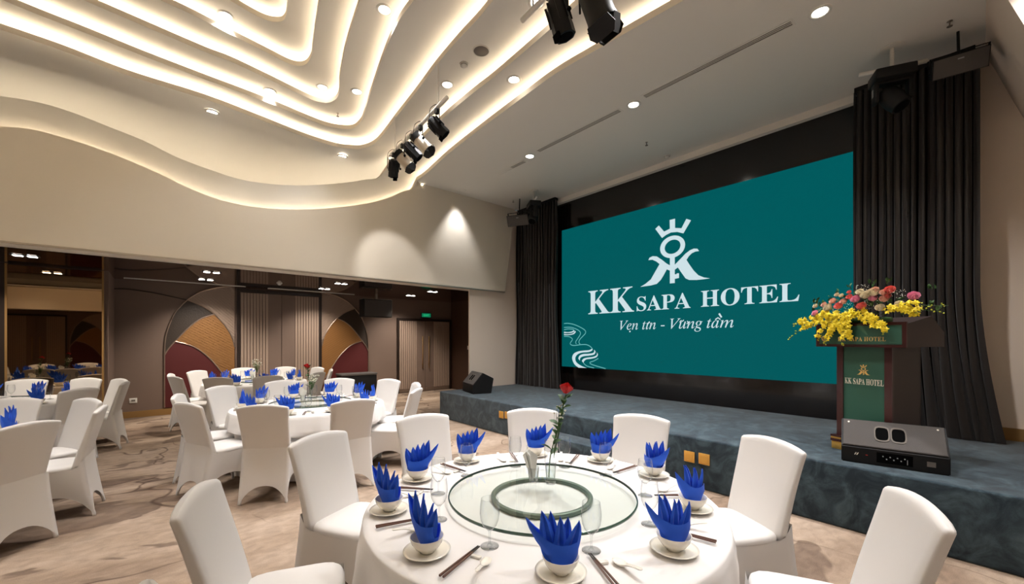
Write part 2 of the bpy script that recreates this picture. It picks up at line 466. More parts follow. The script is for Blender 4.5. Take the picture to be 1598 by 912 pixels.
sw = YB - .04 + .04 * pi / 2 + (ZC - .04 - ZB)
outer0 = [(-8.1, -6.1), (XS + .15, -6.1), (XS + .15, sw), (-8.1, sw)]
ceiling = None
for k in range(8):
    inner = RINGS[k] if k < 7 else None
    if k == 0:
        zk, Yk, R = LAY[0]; sm = YB - R / 2
        outer = [(-8.1, -6.1), (XS + .2, -6.1), (XS + .2, sm), (6.38, sm), (6.10, sw), (-8.1, sw)]
    else:
        P_ = [s_to_p(k - 1, *q)[0] for q in RINGS[k - 1]]
        base = [p_to_s(k, p) for p in P_]
        o1, o2 = ring_offset(base, .36), ring_offset(base, .95)
        outer = [(b if (k == 2 and p.y > 6.2 and p.x < 4) else a) for a, b, p in zip(o1, o2, P_)]
    V, Fs = layer_mesh(k, outer, inner)
    V3 = [s_to_p(k, *v)[0] for v in V]
    if k == 0:
        cl = [f for f in Fs if sum(V[i][1] for i in f) / 3 < LAY[0][1] - LAY[0][2]]
        bw = [f for f in Fs if f not in set(cl)]
        mb = MB().add(V3, cl); ceiling = struct('ceiling', mb, M['plaster'])
        mb = MB().add(V3, bw); trim = struct('wall_left_upper', mb, M['beam'])
        trim.name = 'wall_left'
    else:
        mb = MB().add(V3, Fs); o = mb.build('ceiling_tier', M['plaster'], ceiling, smooth=True)
    if inner:
        lip = MB(); n = len(inner)
        a = [s_to_p(k, *p) for p in inner]
        rings = [[p for p, nn in a], [p + nn * .07 for p, nn in a]]
        off = ring_offset(inner, .05); b = [s_to_p(k, *p) for p in off]
        rings.append([p + nn * .07 for p, nn in b]); rings.append([p + nn * .004 for p, nn in b])
        lip.loops(rings, False, False, True)
        lip.build('ceiling_tier_edge', M['beam'], ceiling, smooth=False)
        off1 = [s_to_p(k, *p) for p in ring_offset(inner, .15)]; off2 = [s_to_p(k, *p) for p in ring_offset(inner, .18)]
        led = MB().loops([[p + nn * .04 for p, nn in off1], [p + nn * .04 for p, nn in off2]], False, False, True)
        led.build('cove_light_strip', M['cove_light'], ceiling, fix=False)

# beam underside and inner face, bay ceiling
o = MB().box((-8.1, YB + .001, ZB), (6.08, YB2, ZB + .02)).box((-8.1, YB2 - .02, ZB), (6.08, YB2, ZA + .1))
struct('trim_1', o, M['beam'])
o = MB().box((-8.1, YB - .012, ZB - .012), (6.09, YB + .012, ZB + .012))
struct('trim_2', o, M['silver'])
o = MB().box((-8.1, YB2, ZA), (7.3, YW + .1, ZA + .03))
bay_ceiling = struct('ceiling_bay', o, M['gloss_ceiling'])
bay_ceiling.name = 'ceiling.001'
# beam end return beside the stage
V = [(6.38, YB, ZC), (6.10, YB, ZB), (6.10, YB + .14, ZB), (6.38, YB + .14, ZC)]
struct('trim_3', MB().add(V, [(0, 1, 2, 3)]), M['beam'])
# cream wall at the end of the stage, dark wall of the bay beyond it
struct('wall_stage_left', MB().box((5.18, YB + .13, 0), (XS + .5, YB + .17, ZC + .02)), M['cream'])
struct('wall_bay_right', MB().box((7.25, 7.6, 0), (7.4, YW + .1, ZA + .02)), M['brown'])
struct('wall_right', MB().box((XS, -1.3, 0), (XS + .12, YB + .2, ZC + .02)), M['cream'])
struct('wall_back', MB().box((-8.2, YW, 0), (7.5, YW + .15, ZA + .1)), M['taupe'])
struct('wall_side', MB().box((-8.2, -6.2, 0), (-8.0, YW + .1, 5.9)), M['taupe'])
front = struct('wall_front', MB().box((-8.2, -6.2, 0), (7.5, -6.05, 3.0)), M['taupe'])
struct('wall_front_right', MB().box((XS, -6.1, 0), (XS + .12, -1.25, ZC + .02)), M['taupe'])
# beam over the bay behind the camera, and its low ceiling
struct('trim_4', MB().box((-8.1, -2.4, ZB), (XS, -2.0, ZC)), M['beam'])
struct('ceiling_rear_bay', MB().box((-8.1, -6.1, ZA), (XS, -2.4, ZA + .03)), M['gloss_ceiling'])
# roof slab above the tiers keeps stray light out
struct('ceiling_slab', MB().box((-8.3, -6.3, 6.2), (7.6, 12, 6.3)), M['plaster'])
# sloping bulkhead at the right end of the stage
sec = [(-.02, ZC), (-.34, 3.72), (-.74, 2.5), (-1.25, 2.5), (-1.25, ZC)]
mb = MB(); mb.prism(sec, lambda a, b, d: (d, a, b), 5.2, XS + .02); struct('trim_5', mb, M['cream'])
struct('wall_stage_right', MB().box((5.2, -1.35, 0), (XS, -1.2, ZC)), M['cream'])
# narrow pale strip over the black screen surround
struct('trim_6', MB().box((XS - .14, 0.02, 4.62), (XS - .001, YB + .12, ZC + .01)), M['plaster'])

# baseboards
struct('baseboard_back', MB().box((-.66, YW - .025, 0), (5.30, YW, .13)), M['baseboard'])
struct('baseboard_right', MB().box((XS - .025, -1.2, ZS), (XS, .0, ZS + .13)), M['baseboard'])

# dark partition that carries the mirror
part_w = struct('wall_mirror', MB().box((-8.05, 10.25, 0), (-.70, YW, ZA - .001)), M['taupe'])
MB().box((-1.95, 10.2, 0), (-1.86, 10.25, ZA - .002)).build('trim', M['frame'], part_w)

# ------------------------------------------------------------ rear wall decor
def z2(x, y, Y=YW - .02): p = at(x / 3.8, 360 + y / 3.8, Y=Y); return (p.x, p.z)
def curve2(pts, per=5): return [tuple(q) for q in catmull([z2(*p) for p in pts], per)]
xm = 2.275
A1 = curve2([(975,740),(978,670),(990,600),(1030,500),(1068,452),(1110,412)])
A2 = curve2([(1110,412),(1150,385),(1200,360),(1290,338),(1392,330)])
B1 = curve2([(1110,412),(1200,450),(1272,497)])
B2 = curve2([(1272,497),(1330,560),(1372,625),(1391,690)])
C1 = curve2([(975,740),(1000,700),(1038,658)])
C2 = curve2([(1038,658),(1120,575),(1195,522),(1272,497)])
D1 = curve2([(1038,658),(1150,690),(1250,765),(1335,870)]) + [(1.24, .58), (1.315, .36), (1.335, .15)]
L1 = [z2(975, 740), (z2(975, 740)[0], .15)]
XR = z2(1391, 690)[0]
regions = {
 'ribbed_arch_panel': (A2 + [(XR, z2(1391, 690)[1])] + B2[::-1][1:] + B1[::-1][1:], 'taupe_light'),
 'bronze_arch_panel': (A1 + B1[1:] + C2[::-1][1:] + C1[::-1][1:-1], 'arch_dark'),
 'gold_arch_panel': (C2 + B2[1:] + [(XR, .3)] + D1[::-1][1:-1], 'arch_gold'),
 'burgundy_arch_panel': (C1 + D1[1:] + [L1[1]], 'arch_red')}
def clip_line(poly, p, d):
    """segments of the line p + t d inside poly"""
    ts = []; n = len(poly)
    for i in range(n):
        a = Vector(poly[i]); e = Vector(poly[(i + 1) % n]) - a
        den = d.x * e.y - d.y * e.x
        if abs(den) < 1e-9: continue
        w = a - p; t = (w.x * e.y - w.y * e.x) / den; u = (w.x * d.y - w.y * d.x) / den
        if 0 <= u < 1: ts.append(t)
    ts.sort(); return [(ts[i], ts[i + 1]) for i in range(0, len(ts) - 1, 2)]
def arch(mirrored, label, cx=xm, ywall=YW, sgn=-1, dx=0.0, parent=None):
    root = thing('arch_relief', label, 'wall panel', (0, 0, 0), 0, None if parent else 'arched wall reliefs') if not parent else parent
    fx = (lambda x: 2 * cx - x + dx) if mirrored else (lambda x: x + dx)
    fr = lambda a, b, d: (fx(a), ywall + sgn * d, b)
    for nm, (poly, mt) in regions.items():
        MB().prism(poly, fr, 0.002, .02).build(nm, M[mt], root)
        if nm in ('ribbed_arch_panel', 'gold_arch_panel'):
            d = Vector((1, -.62 if nm[0] == 'g' else -.95)).normalized(); nrm = Vector((-d.y, d.x))
            mb = MB(); k = -60
            while k < 60:
                p = Vector((.6, 1.6)) + nrm * (k * .05)
                for t0, t1 in clip_line(poly, p, d):
                    if t1 - t0 < .03: continue
                    a = p + d * (t0 + .004); b = p + d * (t1 - .004); h = nrm * .014
                    q = [a - h, b - h, b + h, a + h]
                    mb.prism([tuple(v) for v in q], fr, .018, .032)
                k += 1
            rb = mb.build('ribs', M[mt], root); rb['kind'] = 'stuff'
    for c in (A1 + A2[1:], B1 + B2[1:], C1 + C2[1:], D1, L1):
        MB().tube([fr(a, b, .03) for a, b in c], .014, 6).build('inlay_strip', M['inlay'], root)
    return root
arch(False, 'arched wall relief in gold, burgundy and bronze, beside the mirror, left of ribbed bay', )
arch(True, 'arched wall relief in gold, burgundy and bronze, between ribbed bay and exit doors')
# long thin inlay lines over the plain wall
for c in ([(640,345),(760,348),(900,368),(1000,388),(1110,412)],):
    q = curve2(c); MB().tube([(a, YW - .012, b) for a, b in q], .01, 5).build('inlay_line', M['frame'], None)['kind'] = 'structure'
    bpy.data.objects['inlay_line'].name = 'trim_7'
for x in (-.25, 4.72):
    pass

def fluted(mb, x0, x1, z0, z1, y, step=.06, sg=-1):
    n = max(1, round((x1 - x0) / step)); w = (x1 - x0) / n
    for i in range(n):
        a = x0 + i * w
        mb.box((a + .008, min(y, y + sg * .018), z0), (a + w - .008, max(y, y + sg * .018), z1))
def bay(name, x0, x1, z1, handles, doorlike, ywall=YW, sg=-1):
    """double leaf with ribbed outer bands, smooth middle and a dark frame"""
    def bx(mb, a, z0, b, z1_, d0, d1):
        ya, yb = ywall + sg * d0, ywall + sg * d1
        return mb.box((a, min(ya, yb), z0), (b, max(ya, yb), z1_))
    f = MB(); bx(f, x0, 0, x0 + .06, z1, 0, .06); bx(f, x1 - .06, 0, x1, z1, 0, .06); bx(f, x0 + .06, z1 - .07, x1 - .06, z1, 0, .06)
    root = f.build(name, M['frame']); root['kind'] = 'structure'
    a, b = x0 + .06, x1 - .06; mid = (a + b) / 2; t = (b - a) * .335
    for (p, q, rib0, rib1) in ((a, mid - .004, a, a + t), (mid + .004, b, b - t, b)):
        leaf = bx(MB(), p + .004, .02, q, z1 - .075, 0.001, .022).build('door_leaf', M['taupe'], root)
        r = MB(); fluted(r, rib0 + .01, rib1, .12, z1 - .08, ywall + sg * .022, .062, sg)
        rb = r.build('ribs', M['taupe_light'], leaf); rb['kind'] = 'stuff'
        if handles:
            bx(MB(), p + .01, .02, q - .01, .12, .022, .028).build('kick_plate', M['inlay'], leaf)
            hx = mid + (-.11 if p < mid - .1 else .11)
            h = MB().tube([(hx, ywall + sg * .075, .72), (hx, ywall + sg * .075, 1.72)], .013, 8)
            for hz in (.85, 1.6): h.tube([(hx, ywall + sg * .02, hz), (hx, ywall + sg * .075, hz)], .008, 6)
            h.build('door_handle', M['baseboard'], leaf, True)
    return root
bay('door_1', 5.34, 7.22, 2.26, True, True)
bay('door_2', 1.36, 3.22, 2.80, False, False)
# the same doors and arch on the wall behind the camera (seen in the mirror)
bay('door_3', -4.9, -3.1, 2.7, True, True, -6.05, 1)
arch(False, 'arched wall relief behind the camera, seen only in the bronze mirror', sgn=1, ywall=-6.05, dx=-3.1)
bay('door_4', -1.7, .2, 2.7, True, True, -6.05, 1)

# stage
sx = 4.38
mb = MB().bbox((sx, -1.19, .001), (XS - .003, 7.36, ZS), .02, seg=3)
stage = mb.build('stage_platform', M['stage'], None, 'auto')
tag(stage, 'low stage platform covered in mottled slate blue carpet under the screen', 'stage')
mb = MB().bbox((4.06, 2.95, .001), (sx - .002, 4.07, .27), .02)
tag(mb.build('stage_step', M['stage'], None, 'auto'), 'slate blue carpeted step against the stage front behind the rose', 'step')

# glossy black surround of the screen
struct('wall_screen', MB().box((XS - .05, .03, ZS), (XS - .002, 7.42, 4.63)), M['black_gloss'])

# downlights
def downlight_mesh():
    root = thing('downlight', 'x x x x', 'ceiling light')
    MB().lathe([(.062, -.004), (.07, -.012), (.092, -.008), (.095, .0)], 28).build('trim_ring', M['white_metal'], root, True)
    MB().lathe([(.0001, -.003), (.062, -.003)], 28).build('lens', M['lamp_disc'], root)
    return root
DL = register(downlight_mesh()); dl_used = [False]
def downlight(p, label, group, watts=DOWN_W, scale=1.0, cone=1.5):
    o = place(DL, dl_used[0], p, 0, label, group); dl_used[0] = True
    o.scale = (scale,) * 3
    spot(o, (0, 0, -.03), watts, cone, .75)
    return o
seen = [(6, 352, 24, 'round downlight in the innermost visible ceiling tier, top left'),
 (4, 600, 15, 'large round downlight at the top edge in a wavy ceiling tier'),
 (5, 503, 136, 'round downlight in the rounded corner tip of a ceiling tier'),
 (4, 421, 142, 'round downlight along the left run of a ceiling tier'),
 (4, 557, 143, 'round downlight just right of the rounded ceiling tier corner'),
 (2, 331, 175, 'round downlight in the broad outer ceiling tier, at the left'),
 (2, 534, 244, 'small round downlight in the outer ceiling tier, above the wavy wall edge'),
 (2, 698, 132, 'round downlight in the ceiling tier beside the smoke detector'),
 (1, 802, 124, 'round downlight in the narrow outermost tier, right of the speaker grille'),
 (2, 838, 3, 'round downlight at the top edge left of the black spotlights')]
for k, px, py, lb in seen:
    p = hit(k, px, py); downlight((p.x, p.y, p.z - .001), lb, 'downlights in the tiered ceiling', DOWN_W * (.4 if px < 600 and py > 100 else 1), 1.0, 1.1 if px < 600 and py > 100 else 1.5)
for y, nm in ((1.01, 'nearest the camera'), (3.02, 'second from the camera'), (5.02, 'third from the camera'), (7.07, 'farthest, by the white wall')):
    downlight((4.74, y, ZC - .001), 'round downlight in the flat ceiling before the stage, ' + nm, 'downlights along the ceiling slots', DOWN_W * (1.2 if y < 6 else .5), 1.0, 1.95 if y < 6 else 1.25)
fill_lamps = [(3.0, 1.5, 4.88), (1.7, 2.4, 5.95), (.9, .9, 5.95), (-.7, 2.6, 5.95), (-2.3, 4.6, 5.42), (-.6, 4.6, 5.95), (1.2, 4.1, 5.95), (-3.4, 2.4, 5.42), (2.6, -.6, 4.88), (.2, -1.7, ZC), (-3.4, -.4, 5.05), (-5.9, 2.6, ZC), (-5.9, 5.6, ZC), (4.2, -2.9, ZA), (4.9, -.45, ZC)]
for x, y, z in fill_lamps:  # added unseen lamps: fill light for the hall and the right stage wall
    downlight((x, y, z - .001), 'added unseen fill downlight outside the picture, over the near side of the hall', 'added fill downlights outside the picture', DOWN_W * (.45 if x > 4.8 else 1), 1.0, 1.95 if x > 4.5 else 1.5)

# air slots in the flat ceiling and in the bay
def slot(px0, py0, px1, py1, label, Z, w=.11):
    a = at(px0, py0, Z=Z); b = at(px1, py1, Z=Z); x = (a.x + b.x) / 2
    root = thing('air_slot', label, 'air vent', (x, (a.y + b.y) / 2, Z), 0, 'linear air slots')
    h = abs(a.y - b.y) / 2
    MB().box((-w / 2, -h, -.006), (-w / 2 + .02, h, 0)).box((w / 2 - .02, -h, -.006), (w / 2, h, 0)).box((-w / 2, -h - .02, -.006), (w / 2, -h, 0)).box((-w / 2, h, -.006), (w / 2, h + .02, 0)).build('frame', M['plaster'], root)
    MB().box((-w / 2 + .02, -h, -.002), (w / 2 - .02, h, .0)).build('grille', M['slot'], root)
    for t in (-.012, .012):
        MB().box((t - .004, -h, -.005), (t + .004, h, -.0021)).build('blade', M['plaster'], root)
slot(1236, 36, 1005, 150, 'long linear air slot in the flat ceiling, nearest the camera', ZC)
slot(967, 172, 840, 236, 'linear air slot in the flat ceiling, middle of three', ZC)
slot(820, 252, 735, 292, 'short linear air slot in the flat ceiling, farthest', ZC)
for (x0, x1, lb) in ((-.55, 1.5, 'thin pale air slot in the dark glossy ceiling beside the mirror'), (1.95, 4.0, 'thin pale air slot in the dark glossy ceiling above the ribbed bay')):
    root = thing('air_slot', lb, 'air vent', ((x0 + x1) / 2, 11.2, ZA), 0, 'linear air slots')
    h = (x1 - x0) / 2
    MB().box((-h, -.03, -.012), (h, .03, 0)).build('frame', M['white_metal'], root)
    MB().box((-h + .02, -.012, -.014), (h - .02, .012, -.011)).build('grille', M['slot'], root)

# square twin lamps in the bay
def twin(x, y, label):
    root = thing('twin_downlight', label, 'ceiling light', (x, y, ZA), 0, 'twin lamps in the dark ceiling')
    MB().box((-.14, -.07, -.008), (.14, .07, 0)).build('trim_plate', M['frame'], root)
    for s in (-1, 1):
        MB().box((s * .07 - .045, -.045, -.012), (s * .07 + .045, .045, -.0085)).build('lens', M['lamp_small'], root)
    spot(root, (0, 0, -.03), ALCOVE_W, 1.9, .8, (1, .91, .80), (0, .3, -1))
nm = ['beside the mirror', 'above the left arch', 'above the ribbed bay', 'before the exit doors']
for i, x in enumerate((-1.5, .71, 3.0, 5.27)):
    twin(x, 9.2, 'twin square lamp in dark glossy ceiling, nearer row, ' + nm[i])
    if i: twin(x, 10.4, 'twin square lamp in dark glossy ceiling, farther row, ' + nm[i])
for x in (-5, -2, 1, 4):
    l = twin(x, -4.2, 'twin square lamp behind the camera, seen only in mirror' + (' reflections' if x > 0 else ''))

# mirror
root = thing('wall_mirror_panel', 'tall bronze tinted mirror reflecting set tables at the left edge', 'mirror', (-1.315, 10.2, 0))
root.name = 'bronze_mirror'
MB().box((-.535, -.005, .02), (.535, .045, ZA - .03)).build('mirror_glass', M['mirror'], root)
for a, b in ((-.56, -.535), (.535, .56)):
    MB().box((a, -.012, 0), (b, .045, ZA - .01)).build('frame_strip', M['baseboard'], root)

# ------------------------------------------------------------ banquet chair in a white stretch cover
def superloop(hx, hy, n, z, cx=0, cy=0, e=5.0):
    out = []
    for j in range(n):
        a = 2 * pi * (j + .5) / n; c, s_ = cos(a), sin(a)
        r = (abs(c) ** e + abs(s_) ** e) ** (-1 / e)
        out.append((cx + hx * c * r, cy + hy * s_ * r, z))
    return out
def make_chair():
    root = thing('banquet_chair', 'x x x x', 'chair')
    # backrest: leans back, waisted low, wider and gently crowned at the top
    mb = MB(); rings = []; N = 32; top = .945
    VV = [j / 15 for j in range(15)] + [.965, .985, 1.0]
    for i, v in enumerate(VV):
        z = .438 + v * (top - .438)
        yc = -.205 - .13 * v ** 1.15
        hw = .205 + .008 * cos(v * pi) + .040 * v ** 1.5
        th = .036 - .012 * v
        if i >= 15: hw -= (0, .003, .010)[i - 15]; th *= (1, .85, .4)[i - 15]
        ring = []
        for (x, y, _) in superloop(hw, th, N, 0, e=6.0):
            u = x / hw
            crown = .030 * (1 - abs(u) ** 2.2) * max(0, (v - .7) / .3) ** 1.5
            bow = .018 * (1 - u * u) * v          # shallow hollow for the sitter's back
            ring.append((x, yc + y - bow, z + crown))
        rings.append(ring)
    mb.loops(rings); mb.build('backrest', M['cover'], root, True)
    # seat cushion
    mb = MB(); rings = []
    for z, k in ((.425, .97), (.444, 1.0), (.460, .985), (.472, .94), (.480, .8), (.484, .5), (.485, .15)):
        rings.append(superloop(.2195 * k, .223 * k, 40, z, 0, .01, 5 if k > .6 else 3))
    mb.loops(rings); mb.build('seat', M['cover'], root, True)
    # skirt: arches between four pointed feet
    n = 15; per = []
    feet = [(.235, .245), (-.235, .245), (-.222, -.335), (.222, -.335)]
    seat = [(.219, .230), (-.219, .230), (-.2145, -.2415), (.2145, -.2415)]
    H = [.17, .20, .16, .20]
    for sd in range(4):
        a, b = feet[sd], feet[(sd + 1) % 4]; c, d = seat[sd], seat[(sd + 1) % 4]
        mx, my = (a[0] + b[0]) / 2, (a[1] + b[1]) / 2; ln = sqrt(mx * mx + my * my)
        for j in range(n):
            w = j / n; u = 2 * w - 1
            pull = .045 * (1 - u * u)
            pb = (a[0] + (b[0] - a[0]) * w - mx / ln * pull, a[1] + (b[1] - a[1]) * w - my / ln * pull)
            pt = (c[0] + (d[0] - c[0]) * w, c[1] + (d[1] - c[1]) * w)
            zb = .004 + H[sd] * max(0, 1 - abs(u / .965) ** 2.4) ** .85 if abs(u) < .965 else .004
            if sd == 2: pt = (pt[0], pt[1] - .018); ztp = .53
            else:
                e_ = max(0, 1 - (w if sd == 3 else (1 - w if sd == 1 else 9)) / .11); ztp = .445 + .085 * e_ * e_
                pt = (pt[0], pt[1] - .018 * e_)
            per.append((pt, pb, zb, ztp))
    mb = MB(); rings = []
    for i in range(9):
        t = i / 8; ring = []
        for pt, pb, zb, ztp in per:
            k = t ** 1.25
            ring.append((pt[0] + (pb[0] - pt[0]) * k, pt[1] + (pb[1] - pt[1]) * k, ztp + (zb - ztp) * t))
        rings.append(ring)
    mb.loops(rings, False, False); mb.build('skirt', M['cover'], root, True)
    for (x, y) in feet:
        mb = MB(); sx_ = .012 if x > 0 else -.012; sy_ = .012 if y > 0 else -.012
        cx_, cy_ = x - sx_, y - sy_
        mb.loops([superloop(.012, .012, 10, 0.0, cx_, cy_, 3), superloop(.013, .013, 10, .02, cx_, cy_, 3), superloop(.010, .010, 10, .10, cx_ * .93, cy_ * .93, 3), superloop(.012, .012, 10, .41, cx_ * .80, cy_ * .62, 3)])
        mb.build('leg', M['cover'], root, True)
    return root
CH = register(make_chair()); ch_used = [False]

TABLES = {
 'A': dict(c=(1.54, 1.54), R=1.55, nm='front table', ch=[11.8, 47.8, 85, 118.5, 155.8, 189.5, -24.5, -61.5]),
 'B': dict(c=(1.50, 5.75), R=1.39, nm='middle table', ch=[93, 57, 21, -11, -42, 273, 237, 201, 165, 129]),
 'C': dict(c=(1.48, 9.60), R=1.37, nm='rear table', ch=[93, 57, 21, -15, -51, 268, 237, 201, 165, 131]),
 'D': dict(c=(-1.75, 5.65), R=1.33, nm='left table', ch=[-43, -7, 29, 65, 101, 137, 173, 209, 245, 281]),
 'E': dict(c=(-1.75, 8.65), R=1.36, nm='mirror table', ch=[-45, -7, 22, 52, 85, 121, 157, 193, 229, 279])}
WHERE = {'A': 'front table', 'B': 'middle table', 'C': 'rear table before the arches', 'D': 'left table', 'E': 'table before the mirror'}
ORD = ['closest to the camera', 'second', 'third', 'fourth', 'fifth', 'sixth', 'seventh', 'eighth', 'ninth', 'tenth']
def order(angles, c):
    """index of each seat, counted clockwise (seen from above) from the one closest to the camera"""
    base = atan2(-c[1], -c[0])
    rel = [((base - radians(a)) % (2 * pi)) for a in angles]
    near = min(range(len(angles)), key=lambda i: min(rel[i], 2 * pi - rel[i]))
    rel = [((rel[i] - rel[near]) % (2 * pi)) for i in range(len(angles))]
    idx = sorted(range(len(angles)), key=lambda i: rel[i])
    return {i: k for k, i in enumerate(idx)}
for key, T in TABLES.items():
    cx, cy = T['c']; od = order(T['ch'], T['c'])
    for i, a in enumerate(T['ch']):
        th = radians(a); r = T['R'] - .335
        jit = radians([2, -3, 1, 4, -2, 3, -1, -4, 2, 0][(i * 7 + ord(key)) % 10])
        p = (cx + r * cos(th), cy + r * sin(th), 0)
        rz = th + pi / 2 + jit                              # local +Y points at the table centre
        f = (-cos(th), -sin(th)); v = (-p[0], -p[1]); l = sqrt(v[0] ** 2 + v[1] ** 2)
        d = (f[0] * v[0] + f[1] * v[1]) / l
        view = 'front view' if d > .5 else ('back view' if d < -.5 else 'side view')
        k = od[i]
        wh = ORD[k] if k == 0 else ORD[k] + ' clockwise from the nearest one'
        lb = 'white covered chair, %s, at the %s, %s' % (view, T['nm'], wh)
        place(CH, ch_used[0], p, rz, lb, 'white covered chairs at the ' + T['nm']); ch_used[0] = True

# ------------------------------------------------------------ tables and cloths
ZT = .754
def make_table(name):
    root = thing('banquet_table', 'x x x x', 'table')
    MB().lathe([(.0001, ZT - .035), (.885, ZT - .035), (.885, ZT - .012), (.0001, ZT - .012)], 48).build('tabletop', M['brown'], root)
    for k in range(4):
        a = pi / 4 + k * pi / 2
        MB().tube([(.55 * cos(a), .55 * sin(a), 0), (.5 * cos(a), .5 * sin(a), ZT - .035)], .018, 8).build('leg', M['black'], root)
    return root
TB = register(make_table('t')); tb_used = [False]
def cloth(seed, folds, T=None):
    rnd = random.Random(seed); ph = [rnd.uniform(0, 6.28) for _ in range(6)]
    mb = MB(); n = 240; rings = []
    for r in (.02, .3, .6, .8, .87, .893): rings.append([(r * cos(2 * pi * j / n), r * sin(2 * pi * j / n), ZT + (0 if r < .88 else -.001)) for j in range(n)])
    for i in range(24):
        t = i / 23; z = ZT - .008 - (ZT - .022) * t ** 1.02
        ring = []
        for j in range(n):
            a = 2 * pi * j / n
            w = .5 * sin(13 * a + ph[0] + .5 * sin(3 * a)) + .3 * sin(21 * a + ph[1]) + .22 * sin(34 * a + ph[2] + sin(2 * a))
            g = min(1, t * 3.2)
            r = .900 + .012 * min(1, t * 8) + folds * g * (w + .35) + .02 * t
            if T and z < .55:                                # the cloth gives way to the seats pushed under it
                lim = T['R'] - .335 - .262
                for ca in T['ch']:
                    da = abs((a - radians(ca) + pi) % (2 * pi) - pi)
                    e_ = min(1, max(0, (.36 - da) / .08)) * min(1, (.55 - z) / .05)
                    if e_ > 0: r = min(r, r + (lim / max(.5, cos(min(da, .36))) - r) * e_)
            ring.append((r * cos(a), r * sin(a), z))
        rings.append(ring)
    return mb.loops(rings, True, False)
for i, (key, T) in enumerate(TABLES.items()):
    lb = {'A': 'large round banquet table in front under a white cloth with turntable', 'B': 'round banquet table in the middle distance under a white cloth',
          'C': 'round banquet table at the back before the arches under white cloth', 'D': 'round banquet table at the left edge under a white cloth',
          'E': 'round banquet table standing before the bronze mirror under white cloth'}[key]
    o = place(TB, tb_used[0], (*T['c'], 0), .3 * i, lb, 'round banquet tables'); tb_used[0] = True
    c = cloth(i + 3, .030, T).build('tablecloth', M['cloth'], None, True)
    c.location = (*T['c'], .001)
    tag(c, 'floor length white tablecloth hanging in folds on the ' + WHERE[key], 'tablecloth', 'white tablecloths')

# ------------------------------------------------------------ tableware
def make_turntable():
    root = thing('turntable', 'x x x x', 'turntable')
    MB().lathe([(.0001, .026), (.489, .026)], 96).build('glass_disc', M['turn_glass'], root)
    MB().lathe([(.487, .026), (.492, .0265), (.494, .032), (.492, .0385), (.487, .039)], 96).build('glass_rim', M['glass_edge'], root, True)
    MB().lathe([(.246, .001), (.268, .001), (.270, .018), (.265, .023), (.249, .023), (.244, .018), (.246, .001)], 72).build('swivel_ring', M['swivel'], root, True)
    return root
TT = register(make_turntable()); tt_used = [False]
def make_plate():
    mb = MB().lathe([(.0001, .004), (.045, .004), (.055, .006), (.080, .013), (.092, .017), (.093, .0185), (.080, .0165), (.054, .009), (.0001, .008)], 40)
    return mb.build('saucer_plate', M['porcelain'], None, True)
def make_bowl():
    mb = MB().lathe([(.0001, 0), (.028, 0), (.030, .006), (.046, .018), (.060, .038), (.067, .060), (.0665, .062), (.063, .060), (.056, .040), (.042, .022), (.020, .012), (.0001, .011)], 40)
    return mb.build('rice_bowl', M['porcelain'], None, True)
def make_glass():
    root = thing('wine_glass', 'x x x x', 'glass')
    MB().lathe([(.0001, .004), (.030, .0035), (.038, .002), (.038, .0), (.0001, .0)], 32).build('foot', M['glass'], root, True)
    MB().lathe([(.012, .0035), (.005, .012), (.0038, .035), (.005, .060), (.012, .070)], 20).build('stem', M['glass'], root, True)
    MB().lathe([(.0001, .067), (.014, .071), (.028, .086), (.037, .108), (.0405, .134), (.0395, .162), (.035, .195)], 36).lathe([(.0352, .195), (.0344, .1962), (.0336, .195)], 36).build('goblet', M['glass'], root, True, fix=False)
    return root
def make_napkin():
    root = thing('folded_napkin', 'x x x x', 'napkin')
    # boat shaped band, prow to +X
    st = [(-.060, .064, .118, .020), (-.052, .050, .116, .028), (-.028, .020, .110, .034), (.0, .014, .108, .036), (.03, .034, .114, .034), (.06, .072, .130, .028), (.09, .112, .156, .019), (.114, .156, .184, .008), (.126, .188, .198, .001)]
    prof = []
    for x, zl, zt, w in st:
        ring = [(x, w * .92, zt), (x, w, zl + (zt - zl) * .55), (x, w * .55, zl + .004), (x, 0, zl), (x, -w * .55, zl + .004), (x, -w, zl + (zt - zl) * .55), (x, -w * .92, zt), (x, -w * .92 + .003, zt - .002), (x, -w + .003, zl + (zt - zl) * .55), (x, -w * .5, zl + .008), (x, 0, zl + .006), (x, w * .5, zl + .008), (x, w - .003, zl + (zt - zl) * .55), (x, w * .92 - .003, zt - .002)]
        prof.append(ring)
    MB().loops(prof).build('band', M['napkin'], root, 'auto')
    # pointed folded petals fanning out of the band
    for k, (bx, tx, tz, ty, tw) in enumerate([(.026, .074, .222, .006, .15), (.012, .040, .214, -.012, -.2), (.0, .008, .202, .010, .2), (-.012, -.024, .193, -.010, -.15), (-.024, -.062, .186, .006, .2)]):
        mb = MB(); rings = []
        b = Vector((bx, 0, .035)); tip = Vector((tx, ty, tz)); ax = (tip - b); L = ax.length; ax.normalize()
        side = Vector((cos(tw), sin(tw), 0)); side = (side - ax * side.dot(ax)).normalized(); nn = ax.cross(side)
        for i in range(9):
            t = i / 8
            w = (.030 if k in (0, 4) else .026) * sin(pi * (.2 + .8 * t ** .9)) ** .75 if t < 1 else .0006
            c = b + ax * L * t + nn * .006 * sin(t * 3) + side * .004 * sin(t * 5)
            d = .011 * (1 - t) + .002
            e = .0016
            rings.append([c + side * w, c + side * w * .5 + nn * d * .8, c + nn * d * .1 - nn * .004, c - side * w * .5 + nn * d * .8, c - side * w,
                          c - side * w * .5 + nn * (d * .8 - e), c - nn * (.004 + e) + nn * d * .1, c + side * w * .5 + nn * (d * .8 - e)])
        mb.loops(rings).build('petal_fold', M['napkin'], root, 'auto')
    return root
